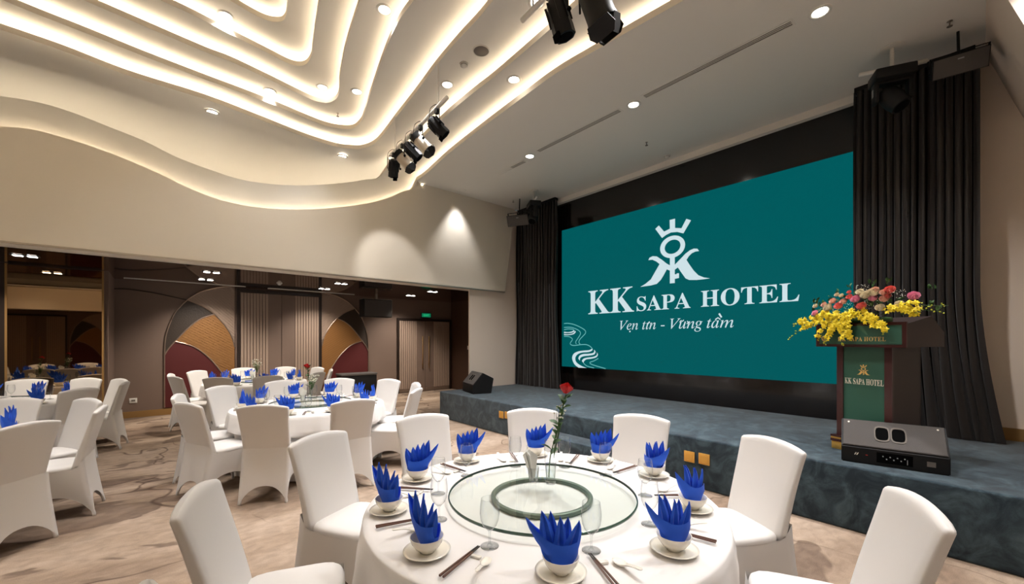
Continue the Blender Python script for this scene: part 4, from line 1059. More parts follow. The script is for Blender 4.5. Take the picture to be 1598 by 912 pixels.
# ------------------------------------------------------------ screen with emblem and lettering
GLYPH = {"BK":[.76,[[[.024,.0],[.024,.026],[.055,.029],[.078,.036],[.094,.047],[.104,.064],[.11,.088],[.112,.12],[.112,.564],[.11,.593],[.104,.615],[.094,.632],[.078,.643],[.055,.65],[.025,.653],[.025,.678],[.361,.678],[.361,.653],[.338,.651],[.32,.647],[.305,.643],[.294,.637],[.285,.629],[.279,.618],[.275,.604],[.273,.586],[.272,.564],[.272,.348],[.478,.556],[.501,.582],[.514,.604],[.519,.623],[.509,.64],[.481,.65],[.433,.653],[.433,.678],[.723,.678],[.723,.653],[.71,.653],[.65,.64],[.584,.601],[.513,.537],[.403,.424],[.69,.069],[.702,.056],[.714,.045],[.725,.037],[.738,.031],[.754,.028],[.773,.026],[.773,.0],[.418,.0],[.418,.026],[.432,.026],[.444,.026],[.456,.027],[.465,.028],[.473,.029],[.479,.031],[.489,.036],[.495,.043],[.497,.051],[.494,.063],[.485,.079],[.471,.098],[.297,.318],[.272,.295],[.272,.12],[.274,.088],[.28,.064],[.29,.047],[.306,.036],[.33,.029],[.361,.026],[.361,.0]]]],"BS":[.581,[[[.064,-.016],[.064,.235],[.093,.235],[.112,.169],[.136,.115],[.166,.074],[.202,.045],[.244,.028],[.293,.022],[.328,.026],[.358,.036],[.383,.054],[.401,.076],[.411,.103],[.415,.133],[.406,.174],[.379,.209],[.335,.238],[.242,.284],[.189,.313],[.147,.344],[.115,.376],[.092,.411],[.079,.45],[.074,.494],[.077,.533],[.086,.568],[.1,.6],[.12,.627],[.143,.65],[.172,.669],[.203,.683],[.238,.691],[.275,.694],[.296,.693],[.318,.691],[.342,.687],[.366,.682],[.393,.675],[.42,.667],[.425,.666],[.43,.665],[.434,.664],[.438,.663],[.442,.662],[.446,.662],[.461,.666],[.471,.676],[.477,.694],[.505,.694],[.505,.475],[.48,.475],[.469,.511],[.455,.543],[.437,.573],[.417,.599],[.394,.621],[.37,.639],[.343,.652],[.317,.659],[.289,.662],[.257,.659],[.23,.65],[.208,.635],[.191,.615],[.181,.592],[.178,.566],[.181,.541],[.19,.52],[.204,.501],[.224,.484],[.25,.467],[.281,.451],[.377,.406],[.415,.387],[.447,.367],[.473,.347],[.493,.326],[.509,.303],[.521,.28],[.529,.255],[.533,.228],[.535,.198],[.532,.157],[.521,.12],[.505,.086],[.481,.056],[.453,.032],[.418,.012],[.378,-.003],[.334,-.012],[.286,-.015],[.269,-.015],[.253,-.013],[.236,-.012],[.219,-.009],[.203,-.004],[.187,.001],[.171,.006],[.158,.011],[.147,.014],[.137,.016],[.13,.018],[.126,.018],[.116,.017],[.109,.015],[.103,.011],[.099,.004],[.095,-.005],[.091,-.016]]]],"BA":[.65,[[[-.013,.0],[-.013,.027],[.005,.029],[.021,.035],[.035,.045],[.048,.06],[.06,.082],[.073,.111],[.307,.694],[.334,.693],[.572,.129],[.587,.096],[.6,.07],[.612,.051],[.625,.038],[.641,.03],[.66,.027],[.66,.0],[.341,.0],[.341,.027],[.386,.032],[.413,.045],[.422,.068],[.42,.08],[.415,.098],[.406,.121],[.376,.197],[.154,.197],[.117,.105],[.115,.1],[.114,.094],[.113,.088],[.112,.081],[.111,.076],[.111,.072],[.119,.047],[.143,.032],[.184,.027],[.19,.027],[.19,.0]],[[.169,.239],[.36,.239],[.263,.475]]]],"BP":[.622,[[[.023,.0],[.023,.026],[.054,.029],[.077,.036],[.093,.047],[.103,.064],[.109,.088],[.111,.12],[.111,.564],[.109,.593],[.103,.615],[.093,.631],[.077,.642],[.054,.649],[.024,.653],[.024,.678],[.318,.678],[.395,.675],[.456,.668],[.5,.655],[.532,.638],[.558,.617],[.58,.592],[.596,.563],[.606,.53],[.609,.494],[.602,.441],[.581,.396],[.546,.358],[.497,.329],[.435,.312],[.36,.306],[.271,.306],[.271,.12],[.273,.088],[.279,.064],[.289,.047],[.305,.036],[.329,.029],[.36,.026],[.36,.0]],[[.271,.342],[.3,.342],[.345,.346],[.379,.357],[.405,.376],[.421,.404],[.432,.442],[.435,.49],[.432,.537],[.424,.576],[.41,.605],[.388,.626],[.359,.638],[.322,.642],[.304,.641],[.291,.637],[.282,.631],[.276,.622],[.272,.609],[.271,.593]]]],"BH":[.779,[[[.023,.0],[.023,.026],[.054,.029],[.077,.036],[.093,.047],[.103,.064],[.109,.088],[.111,.12],[.111,.564],[.109,.593],[.103,.615],[.093,.631],[.077,.642],[.054,.649],[.024,.653],[.024,.678],[.36,.678],[.36,.653],[.337,.651],[.319,.647],[.304,.643],[.293,.637],[.284,.629],[.278,.618],[.274,.604],[.272,.586],[.271,.564],[.271,.373],[.509,.373],[.509,.564],[.508,.586],[.506,.604],[.502,.618],[.497,.629],[.488,.637],[.477,.643],[.462,.647],[.443,.651],[.42,.653],[.42,.678],[.755,.678],[.755,.653],[.724,.649],[.701,.642],[.686,.632],[.677,.616],[.671,.594],[.669,.564],[.669,.12],[.671,.09],[.677,.066],[.687,.049],[.702,.037],[.725,.029],[.755,.026],[.755,.0],[.42,.0],[.42,.026],[.45,.029],[.474,.036],[.49,.046],[.501,.062],[.507,.086],[.509,.12],[.509,.329],[.271,.329],[.271,.12],[.273,.088],[.279,.064],[.289,.047],[.305,.036],[.329,.029],[.36,.026],[.36,.0]]]],"BO":[.782,[[[.388,-.016],[.34,-.013],[.294,-.004],[.251,.011],[.211,.031],[.174,.056],[.141,.086],[.111,.12],[.087,.158],[.067,.199],[.053,.243],[.044,.29],[.041,.339],[.044,.388],[.053,.434],[.067,.479],[.087,.52],[.111,.557],[.141,.592],[.175,.621],[.212,.647],[.254,.667],[.298,.682],[.345,.691],[.395,.694],[.443,.691],[.489,.682],[.532,.668],[.572,.648],[.609,.623],[.642,.594],[.671,.56],[.696,.522],[.716,.481],[.73,.436],[.739,.389],[.742,.339],[.739,.29],[.73,.243],[.716,.199],[.695,.158],[.671,.12],[.641,.086],[.607,.056],[.57,.031],[.529,.011],[.484,-.004],[.437,-.013]],[[.394,.018],[.489,.054],[.546,.161],[.565,.339],[.56,.436],[.544,.516],[.518,.579],[.482,.624],[.438,.651],[.387,.66],[.292,.624],[.235,.517],[.216,.339],[.221,.243],[.237,.163],[.264,.1],[.3,.054],[.343,.027]]]],"BT":[.63,[[[.137,.0],[.137,.026],[.169,.028],[.194,.035],[.212,.046],[.223,.063],[.23,.088],[.232,.12],[.232,.645],[.222,.645],[.173,.64],[.131,.625],[.097,.601],[.071,.567],[.053,.524],[.043,.473],[.016,.473],[.016,.678],[.611,.678],[.611,.472],[.586,.472],[.558,.568],[.496,.626],[.4,.645],[.392,.645],[.392,.12],[.394,.087],[.401,.062],[.412,.045],[.429,.034],[.454,.028],[.488,.026],[.488,.0]]]],"BE":[.658,[[[.021,.0],[.021,.025],[.053,.027],[.077,.033],[.093,.044],[.104,.06],[.11,.084],[.112,.116],[.112,.549],[.11,.587],[.103,.615],[.093,.634],[.076,.644],[.053,.651],[.024,.653],[.024,.678],[.594,.678],[.594,.476],[.571,.476],[.559,.532],[.537,.575],[.507,.605],[.465,.625],[.411,.637],[.345,.641],[.326,.641],[.31,.639],[.298,.638],[.288,.634],[.282,.628],[.277,.621],[.274,.61],[.273,.596],[.272,.578],[.272,.366],[.288,.366],[.329,.37],[.361,.381],[.386,.401],[.405,.428],[.419,.466],[.429,.514],[.453,.514],[.453,.176],[.428,.176],[.423,.213],[.416,.244],[.407,.27],[.394,.29],[.378,.306],[.359,.318],[.335,.325],[.308,.33],[.276,.331],[.272,.331],[.272,.1],[.274,.078],[.278,.062],[.286,.052],[.299,.046],[.318,.042],[.343,.041],[.389,.043],[.43,.048],[.467,.058],[.498,.071],[.527,.089],[.552,.112],[.574,.139],[.594,.173],[.612,.213],[.64,.213],[.599,.0]]]],"BL":[.635,[[[.023,.0],[.023,.026],[.054,.029],[.077,.036],[.093,.047],[.103,.064],[.109,.088],[.111,.12],[.111,.564],[.109,.594],[.103,.617],[.093,.633],[.077,.643],[.054,.65],[.024,.653],[.024,.678],[.372,.678],[.372,.653],[.347,.652],[.327,.65],[.31,.646],[.297,.64],[.287,.631],[.28,.62],[.275,.605],[.272,.587],[.271,.564],[.271,.123],[.272,.102],[.273,.084],[.276,.07],[.281,.059],[.288,.052],[.298,.047],[.31,.043],[.327,.042],[.348,.041],[.393,.043],[.434,.049],[.469,.059],[.499,.074],[.527,.093],[.551,.119],[.572,.149],[.591,.187],[.609,.23],[.636,.23],[.598,.0]]]],"IV":[.65,[[[.119,-.015],[.143,.588],[.142,.616],[.137,.638],[.128,.654],[.113,.664],[.092,.67],[.066,.672],[.056,.672],[.06,.692],[.337,.692],[.332,.674],[.324,.674],[.296,.672],[.274,.665],[.26,.654],[.25,.636],[.244,.61],[.241,.576],[.222,.142],[.572,.558],[.6,.594],[.616,.622],[.622,.64],[.62,.652],[.614,.66],[.605,.666],[.592,.669],[.574,.671],[.552,.672],[.556,.692],[.769,.692],[.762,.672],[.76,.672],[.741,.669],[.723,.661],[.704,.647],[.684,.627],[.661,.602],[.635,.572],[.141,-.015]]]],"Ie":[.428,[[[.132,-.01],[.092,-.005],[.059,.008],[.031,.031],[.01,.062],[-.002,.101],[-.006,.147],[-.004,.179],[.003,.212],[.014,.246],[.028,.28],[.047,.312],[.069,.344],[.093,.373],[.12,.399],[.15,.422],[.197,.449],[.244,.466],[.291,.471],[.319,.469],[.342,.462],[.36,.452],[.373,.437],[.381,.418],[.384,.396],[.376,.355],[.351,.317],[.31,.282],[.253,.252],[.18,.228],[.091,.212],[.089,.199],[.087,.187],[.086,.176],[.085,.165],[.084,.155],[.084,.146],[.094,.086],[.125,.05],[.177,.038],[.225,.047],[.276,.075],[.329,.121],[.344,.106],[.312,.07],[.279,.04],[.245,.018],[.21,.002],[.172,-.007]],[[.095,.235],[.157,.248],[.209,.268],[.25,.296],[.28,.329],[.298,.365],[.304,.404],[.3,.426],[.288,.44],[.268,.444],[.247,.441],[.226,.432],[.204,.417],[.182,.397],[.161,.372],[.142,.343],[.124,.309],[.108,.274]]]],"In":[.542,[[[.331,-.013],[.317,-.011],[.305,-.007],[.295,.001],[.287,.012],[.283,.025],[.281,.041],[.285,.073],[.299,.129],[.321,.209],[.343,.29],[.357,.347],[.361,.378],[.358,.395],[.349,.406],[.335,.409],[.322,.407],[.307,.401],[.291,.392],[.273,.379],[.255,.364],[.237,.346],[.219,.326],[.201,.305],[.183,.282],[.166,.259],[.151,.235],[.138,.211],[.113,.156],[.088,.086],[.063,.0],[-.018,.0],[.079,.329],[.086,.355],[.091,.375],[.092,.391],[.091,.402],[.086,.411],[.079,.417],[.068,.421],[.053,.423],[.034,.424],[.026,.424],[.029,.442],[.055,.445],[.079,.448],[.1,.452],[.119,.455],[.135,.458],[.149,.461],[.17,.467],[.185,.47],[.194,.471],[.195,.471],[.197,.469],[.198,.468],[.199,.465],[.199,.462],[.198,.458],[.138,.264],[.188,.327],[.235,.379],[.28,.419],[.322,.447],[.359,.463],[.392,.469],[.424,.463],[.444,.445],[.45,.414],[.45,.401],[.448,.388],[.447,.375],[.444,.361],[.44,.346],[.436,.331],[.378,.131],[.374,.117],[.371,.105],[.369,.095],[.367,.086],[.365,.079],[.365,.073],[.367,.06],[.374,.053],[.386,.05],[.408,.059],[.434,.088],[.464,.135],[.48,.123],[.431,.047],[.382,.002]]]],"Ig":[.426,[[[.094,-.228],[.045,-.224],[.003,-.213],[-.031,-.195],[-.057,-.171],[-.072,-.143],[-.077,-.111],[-.063,-.057],[-.019,-.008],[.053,.036],[.029,.05],[.014,.066],[.009,.085],[.012,.097],[.019,.11],[.032,.125],[.087,.18],[.047,.21],[.023,.246],[.015,.29],[.018,.322],[.027,.352],[.043,.381],[.064,.407],[.089,.43],[.119,.449],[.152,.463],[.188,.471],[.226,.474],[.251,.472],[.278,.466],[.307,.457],[.334,.448],[.354,.442],[.366,.44],[.431,.44],[.431,.396],[.362,.396],[.366,.382],[.368,.367],[.369,.352],[.366,.319],[.357,.287],[.341,.259],[.32,.233],[.295,.211],[.267,.193],[.234,.18],[.2,.172],[.164,.169],[.15,.169],[.136,.17],[.122,.172],[.104,.157],[.094,.143],[.09,.129],[.099,.113],[.124,.097],[.167,.081],[.215,.065],[.256,.047],[.289,.028],[.313,.005],[.327,-.024],[.332,-.059],[.329,-.091],[.319,-.121],[.303,-.148],[.28,-.171],[.253,-.191],[.22,-.207],[.182,-.219],[.14,-.226]],[[.166,.192],[.187,.195],[.206,.203],[.225,.217],[.241,.235],[.255,.257],[.268,.283],[.277,.311],[.282,.34],[.284,.371],[.282,.394],[.276,.414],[.266,.43],[.253,.441],[.237,.448],[.219,.45],[.199,.447],[.18,.439],[.162,.425],[.144,.406],[.129,.384],[.117,.359],[.107,.331],[.101,.302],[.099,.271],[.106,.227],[.129,.201]],[[.112,-.197],[.195,-.185],[.245,-.149],[.262,-.089],[.26,-.074],[.254,-.059],[.243,-.047],[.229,-.035],[.214,-.024],[.196,-.015],[.177,-.006],[.159,.002],[.14,.008],[.115,.016],[.094,.023],[.078,.027],[.027,-.01],[-.004,-.051],[-.014,-.095],[.0,-.152],[.042,-.186]]]],"It":[.278,[[[.049,-.012],[.022,-.006],[.006,.011],[.001,.039],[.001,.048],[.002,.057],[.004,.066],[.005,.074],[.008,.083],[.01,.092],[.098,.421],[.029,.421],[.033,.442],[.093,.465],[.149,.513],[.202,.584],[.225,.584],[.187,.453],[.272,.453],[.264,.421],[.179,.421],[.098,.116],[.093,.096],[.09,.08],[.089,.067],[.091,.055],[.097,.048],[.107,.046],[.126,.054],[.152,.078],[.185,.118],[.2,.101],[.148,.038],[.098,.001]]]],"Ii":[.264,[[[.182,.586],[.169,.588],[.157,.593],[.147,.601],[.138,.612],[.133,.624],[.131,.637],[.133,.65],[.138,.662],[.147,.673],[.157,.682],[.169,.687],[.182,.689],[.195,.687],[.208,.682],[.219,.674],[.227,.663],[.232,.65],[.234,.637],[.232,.623],[.227,.611],[.219,.601],[.208,.592],[.196,.588]],[[.049,-.012],[.022,-.006],[.005,.012],[.0,.043],[.001,.054],[.002,.066],[.005,.079],[.009,.094],[.013,.11],[.017,.128],[.082,.359],[.083,.365],[.085,.371],[.087,.378],[.088,.384],[.089,.389],[.089,.393],[.087,.405],[.082,.414],[.074,.421],[.062,.425],[.046,.427],[.026,.428],[.03,.445],[.054,.448],[.076,.451],[.097,.454],[.114,.457],[.13,.459],[.143,.462],[.164,.467],[.177,.47],[.184,.471],[.19,.47],[.194,.466],[.195,.459],[.195,.456],[.195,.453],[.194,.451],[.193,.447],[.192,.444],[.191,.441],[.094,.117],[.09,.1],[.087,.086],[.086,.077],[.088,.061],[.095,.051],[.107,.048],[.13,.057],[.159,.082],[.193,.125],[.208,.11],[.153,.042],[.1,.002]]]],"Iu":[.542,[[[.068,-.012],[.05,-.01],[.034,-.004],[.022,.006],[.013,.02],[.008,.036],[.006,.056],[.007,.069],[.008,.084],[.012,.102],[.016,.123],[.021,.146],[.028,.172],[.075,.34],[.077,.349],[.079,.358],[.081,.368],[.082,.377],[.083,.386],[.083,.395],[.082,.407],[.077,.416],[.07,.422],[.058,.425],[.042,.427],[.02,.428],[.023,.446],[.047,.449],[.069,.452],[.089,.455],[.106,.458],[.121,.46],[.134,.463],[.156,.467],[.17,.47],[.177,.471],[.184,.47],[.189,.468],[.19,.464],[.19,.461],[.19,.457],[.189,.453],[.188,.448],[.187,.444],[.186,.44],[.105,.159],[.1,.14],[.096,.124],[.093,.11],[.09,.098],[.089,.088],[.088,.08],[.091,.062],[.101,.052],[.118,.048],[.138,.052],[.16,.063],[.185,.081],[.21,.106],[.237,.136],[.264,.171],[.29,.211],[.314,.255],[.338,.303],[.358,.353],[.375,.406],[.389,.46],[.467,.46],[.38,.137],[.373,.108],[.368,.086],[.367,.07],[.369,.058],[.376,.05],[.387,.048],[.41,.057],[.437,.082],[.469,.125],[.483,.111],[.434,.043],[.383,.002],[.331,-.012],[.303,-.006],[.287,.011],[.281,.04],[.283,.062],[.288,.089],[.296,.121],[.327,.228],[.278,.154],[.232,.094],[.189,.048],[.148,.014],[.108,-.005]]]],"Ia":[.509,[[[.074,-.012],[.05,-.009],[.029,.0],[.013,.016],[.0,.037],[-.007,.064],[-.01,.096],[-.006,.15],[.007,.205],[.028,.261],[.056,.315],[.091,.364],[.134,.408],[.18,.443],[.226,.464],[.273,.471],[.309,.465],[.333,.447],[.346,.417],[.359,.46],[.435,.46],[.344,.134],[.336,.105],[.332,.082],[.33,.066],[.332,.058],[.338,.054],[.347,.052],[.364,.059],[.389,.082],[.42,.119],[.434,.107],[.382,.041],[.334,.001],[.291,-.012],[.268,-.007],[.255,.008],[.25,.034],[.254,.063],[.265,.11],[.284,.175],[.247,.118],[.211,.071],[.178,.035],[.144,.009],[.11,-.007]],[[.122,.049],[.138,.051],[.154,.059],[.172,.071],[.19,.087],[.208,.107],[.226,.13],[.244,.155],[.26,.182],[.276,.21],[.29,.24],[.302,.269],[.312,.3],[.32,.329],[.324,.357],[.326,.383],[.32,.417],[.303,.438],[.275,.445],[.244,.44],[.214,.423],[.184,.396],[.156,.359],[.132,.314],[.11,.261],[.101,.233],[.093,.207],[.087,.181],[.083,.156],[.08,.132],[.079,.109],[.084,.076],[.098,.056]]]],"Im":[.819,[[[.61,-.011],[.582,-.005],[.566,.014],[.56,.046],[.561,.067],[.565,.09],[.572,.116],[.631,.325],[.637,.347],[.64,.365],[.641,.379],[.638,.396],[.628,.406],[.612,.409],[.594,.406],[.575,.398],[.553,.384],[.53,.364],[.507,.34],[.484,.312],[.46,.28],[.438,.244],[.416,.204],[.401,.173],[.386,.14],[.373,.107],[.361,.072],[.35,.037],[.34,.0],[.261,.0],[.35,.302],[.358,.334],[.363,.361],[.365,.383],[.362,.397],[.353,.406],[.338,.409],[.325,.407],[.31,.401],[.293,.392],[.273,.378],[.253,.362],[.232,.342],[.21,.319],[.189,.294],[.169,.266],[.155,.243],[.141,.218],[.128,.192],[.116,.164],[.105,.135],[.094,.104],[.06,.0],[-.019,.0],[.074,.315],[.079,.333],[.083,.348],[.087,.362],[.089,.374],[.09,.384],[.091,.392],[.089,.404],[.084,.413],[.076,.419],[.063,.423],[.046,.426],[.025,.428],[.029,.446],[.074,.45],[.111,.455],[.14,.461],[.151,.464],[.161,.467],[.169,.469],[.175,.47],[.18,.471],[.183,.471],[.189,.47],[.193,.466],[.194,.459],[.193,.456],[.193,.453],[.193,.451],[.192,.447],[.191,.444],[.19,.441],[.135,.264],[.23,.378],[.316,.447],[.392,.47],[.425,.464],[.445,.444],[.452,.412],[.449,.381],[.44,.335],[.424,.274],[.511,.383],[.592,.448],[.668,.47],[.701,.463],[.721,.443],[.728,.41],[.728,.4],[.726,.389],[.724,.377],[.721,.363],[.717,.348],[.713,.331],[.649,.097],[.648,.094],[.647,.09],[.647,.086],[.646,.081],[.645,.078],[.645,.074],[.647,.062],[.653,.054],[.663,.052],[.674,.054],[.686,.06],[.698,.071],[.704,.078],[.711,.086],[.719,.095],[.726,.105],[.735,.117],[.743,.129],[.757,.113],[.708,.044],[.659,.003]]]]}
def poly_mesh(name, loops, frame, m, parent, thick=0.0):
    """fills closed outlines (holes allowed) and maps them with frame(a,b,d)"""
    cu = bpy.data.curves.new('tmp', 'CURVE'); cu.dimensions = '2D'; cu.fill_mode = 'BOTH'
    for lp in loops:
        sp = cu.splines.new('POLY'); sp.points.add(len(lp) - 1); sp.use_cyclic_u = True
        for i, (a, b) in enumerate(lp): sp.points[i].co = (a, b, 0, 1)
    if thick: cu.extrude = thick
    ob = bpy.data.objects.new('tmp', cu); COL.objects.link(ob)
    me = bpy.data.meshes.new_from_object(ob.evaluated_get(bpy.context.evaluated_depsgraph_get()))
    bpy.data.objects.remove(ob)
    for v in me.vertices: v.co = frame(v.co.x, v.co.y, v.co.z)
    me.materials.clear(); me.materials.append(m); me.name = name
    o = bpy.data.objects.new(name, me); COL.objects.link(o)
    if parent: o.parent = parent
    return o
def text_loops(txt, style, x0, x1, z0, cap, track=0.0, dotless=False):
    """glyph outlines scaled so that capitals are cap tall and the run spans x0..x1"""
    x = 0; lps = []
    for ch in txt:
        if ch == ' ': x += .27; continue
        if ch == '-': lps.append([(x + .03, .19), (x + .03, .26), (x + .30, .26), (x + .30, .19)]); x += .36; continue
        adv, g = GLYPH[style + ch]
        for l in g:
            if dotless and ch == 'i' and min(p[1] for p in l) > .5: continue
            lps.append([(x + a, b) for a, b in l])
        x += adv + track
    mn = min(p[0] for l in lps for p in l); mx_ = max(p[0] for l in lps for p in l)
    k = cap / .662
    return [[(x0 + (a - mn) / (mx_ - mn) * (x1 - x0), z0 + b * k) for a, b in l] for l in lps]
def letters(lps, name, frame, m, parent):
    """one mesh per letter: an outline keeps the outlines that lie within its span"""
    info = [(min(p[0] for p in l), max(p[0] for p in l), l) for l in lps]
    info.sort(key=lambda q: q[0] - q[1])
    grp = []
    for a, b, l in info:
        for g in grp:
            if a >= g[0] - 1e-4 and b <= g[1] + 1e-4: g[2].append(l); break
        else: grp.append([a, b, [l]])
    for g in sorted(grp, key=lambda q: q[0]): poly_mesh(name, g[2], frame, m, parent)
scr = thing('led_screen', 'large teal LED screen with white hotel emblem and lettering behind the stage', 'screen', (XS - .075, 0, 0))
scr_x = -.06
def sf(a, b, d): return (scr_x - .004 - d, -a, b)      # a = -Y, b = Z
MB().box((-.06, .93, 1.025), (0.0, 6.035, 4.0)).build('display_panel', M['screen_teal'], scr)
XP = XS - .14
def sp(px, py):
    p = at(px, py, X=XP); return (-p.y, p.z)
tx = text_loops('KK', 'B', -5.305, -4.235, 2.13, .46) + text_loops('SAPA', 'B', -4.18, -3.17, 2.135, .25) + text_loops('HOTEL', 'B', -3.0, -1.65, 2.14, .25)
letters(tx, 'letter', sf, M['screen_white'], scr)
# tagline with its Vietnamese accents
tg = text_loops('Ven tin - Vung tam', 'I', -4.547, -2.50, 1.795, .165, dotless=True)
span = 2.047
def dot(cx, cz, r): return [(cx + r * cos(i * pi / 4), cz + r * sin(i * pi / 4)) for i in range(8)]
def zt2(x, y): return sp(910 + x / 4.566, 430 + y / 4.566)
def stroke(pts, w):
    P = [Vector(p) for p in pts]; l, r = [], []
    for i, p in enumerate(P):
        t = (P[min(i + 1, len(P) - 1)] - P[max(0, i - 1)]).normalized(); nn = Vector((-t.y, t.x))
        l.append(tuple(p + nn * w / 2)); r.append(tuple(p - nn * w / 2))
    return l + r[::-1]
acc = [dot(*zt2(333, 400), .016),
       stroke([zt2(456, 352), zt2(474, 330)], .022),
       stroke([zt2(690, 330), zt2(698, 322), zt2(707, 328), zt2(717, 318)], .016), stroke([zt2(742, 325), zt2(748, 338), zt2(738, 346)], .016),
       stroke([zt2(941, 316), zt2(960, 302), zt2(978, 314)], .018), stroke([zt2(968, 272), zt2(986, 300)], .026)]
letters(tg, 'tagline_letter', sf, M['screen_white'], scr)
for l_ in acc: poly_mesh('tagline_accent', [l_], sf, M['screen_white'], scr)
# emblem, traced in the plane of the screen
def ze(x, y): return sp(990 + x / 7.015, 330 + y / 7.015)
EM = [[(228,192),(268,155),(325,222),(388,190),(385,95),(445,80),(445,182),(515,185),(568,82),(620,98),(536,242),(470,226),(400,232),(345,260),(302,293)],
      [(388,505),(442,500),(442,585),(500,525),(560,462),(610,425),(650,408),(690,410),(708,435),(670,440),(630,458),(595,492),(570,532),(600,580),(650,650),(700,700),(760,724),(828,734),(760,744),(680,752),(600,752),(560,735),(520,680),(475,615),(442,640),(442,690),(462,690),(462,680),(488,678),(488,730),(442,740),(442,785),(388,790),(388,650),(355,635),(320,700),(290,750),(245,795),(180,812),(65,828),(120,795),(180,745),(225,665),(275,578),(240,550),(195,530),(152,535),(165,508),(200,491),(245,494),(300,530),(350,570),(388,592)]]
cu_ = (418, 388)
def ell(ax, ay, sh, n=48):
    return [(cu_[0] + ax * cos(2 * pi * i / n), cu_[1] + ay * sin(2 * pi * i / n) - sh * ax * cos(2 * pi * i / n)) for i in range(n)]
EMP = [[ze(*p) for p in l] for l in EM] + [[ze(*p) for p in ell(137, 121, .18)], [ze(*p) for p in ell(86, 76, .22)]]
poly_mesh('crown', [EMP[0]], sf, M['screen_white'], scr); poly_mesh('double_letter_emblem', [EMP[1]], sf, M['screen_white'], scr)
poly_mesh('emblem_ring', EMP[2:], sf, M['screen_white'], scr)
# winding river motif
def zr(x, y): return sp(870 + x / 9.12, 490 + y / 9.12)
def cr(pts): return [tuple(q) for q in catmull([zr(*p) for p in pts], 4)]
R1 = [cr([(500,500),(490,525),(440,545),(350,552),(290,575),(255,620),(262,680),(310,725),(370,755),(415,772)]) + cr([(300,768),(250,730),(220,680),(208,620),(235,565),(300,535),(380,524),(450,518),(485,500)]),
      cr([(520,512),(540,540),(520,580),(450,595),(370,605),(325,630),(318,668)]) + cr([(296,640),(310,600),(360,575),(440,570),(500,560),(522,540),(518,512)]),
      cr([(552,545),(575,580),(550,620),(480,640),(410,650),(375,680),(372,705)]) + cr([(345,670),(370,640),(420,625),(500,615),(550,595),(562,570),(552,545)]),
      cr([(92,255),(150,262),(210,250),(225,238),(235,232),(240,250),(200,270),(92,275)]), cr([(92,288),(150,292),(220,278),(250,245),(258,262),(230,290),(170,302),(92,304)])]
for l_ in R1: poly_mesh('river_band', [l_], sf, M['screen_white'], scr)
R2 = []
for pts in ([(92,140),(150,136),(240,155),(330,195),(390,235),(398,275),(360,320),(315,370),(305,410),(322,432)], [(92,195),(180,192),(260,215),(315,250),(325,290),(290,350),(258,400),(268,430)], [(92,228),(150,216),(215,222),(238,240)],
            [(92,322),(160,325),(205,350),(210,375),(185,410),(185,435),(230,452),(330,440),(410,440),(465,465),(495,500)], [(580,635),(520,670),(465,690),(470,712),(540,740),(685,782)], [(372,705),(420,745),(520,772)]):
    R2.append(stroke(cr(pts), .018))
for i_, l in enumerate(R2): poly_mesh('river_line', [l], sf, M['screen_line'], scr)

# ------------------------------------------------------------ podium with flowers
PR = radians(20)
pod = thing('podium', 'dark mahogany podium with green front panels and gold emblem on the stage', 'podium', (5.02, .93, ZS), -PR)
# local frame: front face at x=0 facing -X, width along -Y, depth along +X
W0, W1 = -.44, 0.0
MB().box((-.012, W0, .10), (.012, W0 + .055, 1.0)).box((-.012, W1 - .055, .10), (.012, W1, 1.0)).box((-.012, W0 + .055, .10), (.012, W1 - .055, .14)).build('front_frame', M['mahogany'], pod)
MB().box((0.0, W0 + .055, .14), (.01, W1 - .055, 1.0)).build('front_panel', M['podium_green'], pod)
MB().box((.012, W0, .10), (.43, W0 + .02, 1.0)).box((.012, W1 - .02, .10), (.43, W1, 1.0)).box((.41, W0, .1), (.43, W1, 1.0)).build('side_panel', M['podium_side'], pod)
MB().bbox((-.035, W0 - .035, 0), (.46, W1 + .035, .075), .006).build('plinth', M['gold'], pod, 'auto')
MB().box((-.04, W0 - .04, .075), (.465, W1 + .04, .10)).box((-.04, W0 - .04, .118), (.465, W1 + .04, .135)).build('plinth_moulding', M['mahogany'], pod)
MB().box((-.037, W0 - .037, .1001), (.462, W1 + .037, .1179)).build('gold_band', M['gold'], pod)
hb = MB()
sec = [(-.07, 1.0), (.50, 1.0), (.50, 1.13), (.30, 1.27), (-.05, 1.20), (-.07, 1.20)]
hb.prism(sec, lambda a, b, d: (a, d, b), W0 - .13, W1 + .14)
hb.build('desk', M['podium_side'], pod)
f = MB(); y0, y1 = W0 - .135, W1 + .145
f.box((-.085, y0, .995), (-.07, y1, 1.02)).box((-.085, y0, 1.19), (-.07, y1, 1.215)).box((-.085, y0, 1.02), (-.07, y0 + .03, 1.19)).box((-.085, y1 - .03, 1.02), (-.07, y1, 1.19))
f.build('desk_frame', M['mahogany'], pod)
MB().box((-.078, y0 + .03, 1.02), (-.0705, y1 - .03, 1.19)).build('desk_panel', M['podium_green'], pod)
pf = lambda xo: (lambda a, b, d: (xo - d, -a, b))
letters(text_loops('KK SAPA HOTEL', 'B', .05, .43, 1.05, .036, track=.05), 'desk_letter', pf(-.0795), M['gold_print'], pod)
letters(text_loops('KK SAPA HOTEL', 'B', .065, .375, .645, .052), 'panel_letter', pf(-.002), M['pale_print'], pod)
def emb(cx, cz, s, xo, mt, nm):
    # emblem redrawn from the screen outlines, levelled
    c0 = zt_c
    L_ = [[((a - c0[0]) * s + cx, (b - c0[1]) * s + cz) for a, b in l] for l in EMP]
    poly_mesh(nm + '_crown', L_[:1], pf(xo), mt, pod); poly_mesh(nm, L_[1:2], pf(xo), mt, pod); poly_mesh(nm + '_ring', L_[2:], pf(xo), mt, pod)
zt_c = ((ze(65, 828)[0] + ze(828, 734)[0]) / 2, (ze(418, 790)[1]))
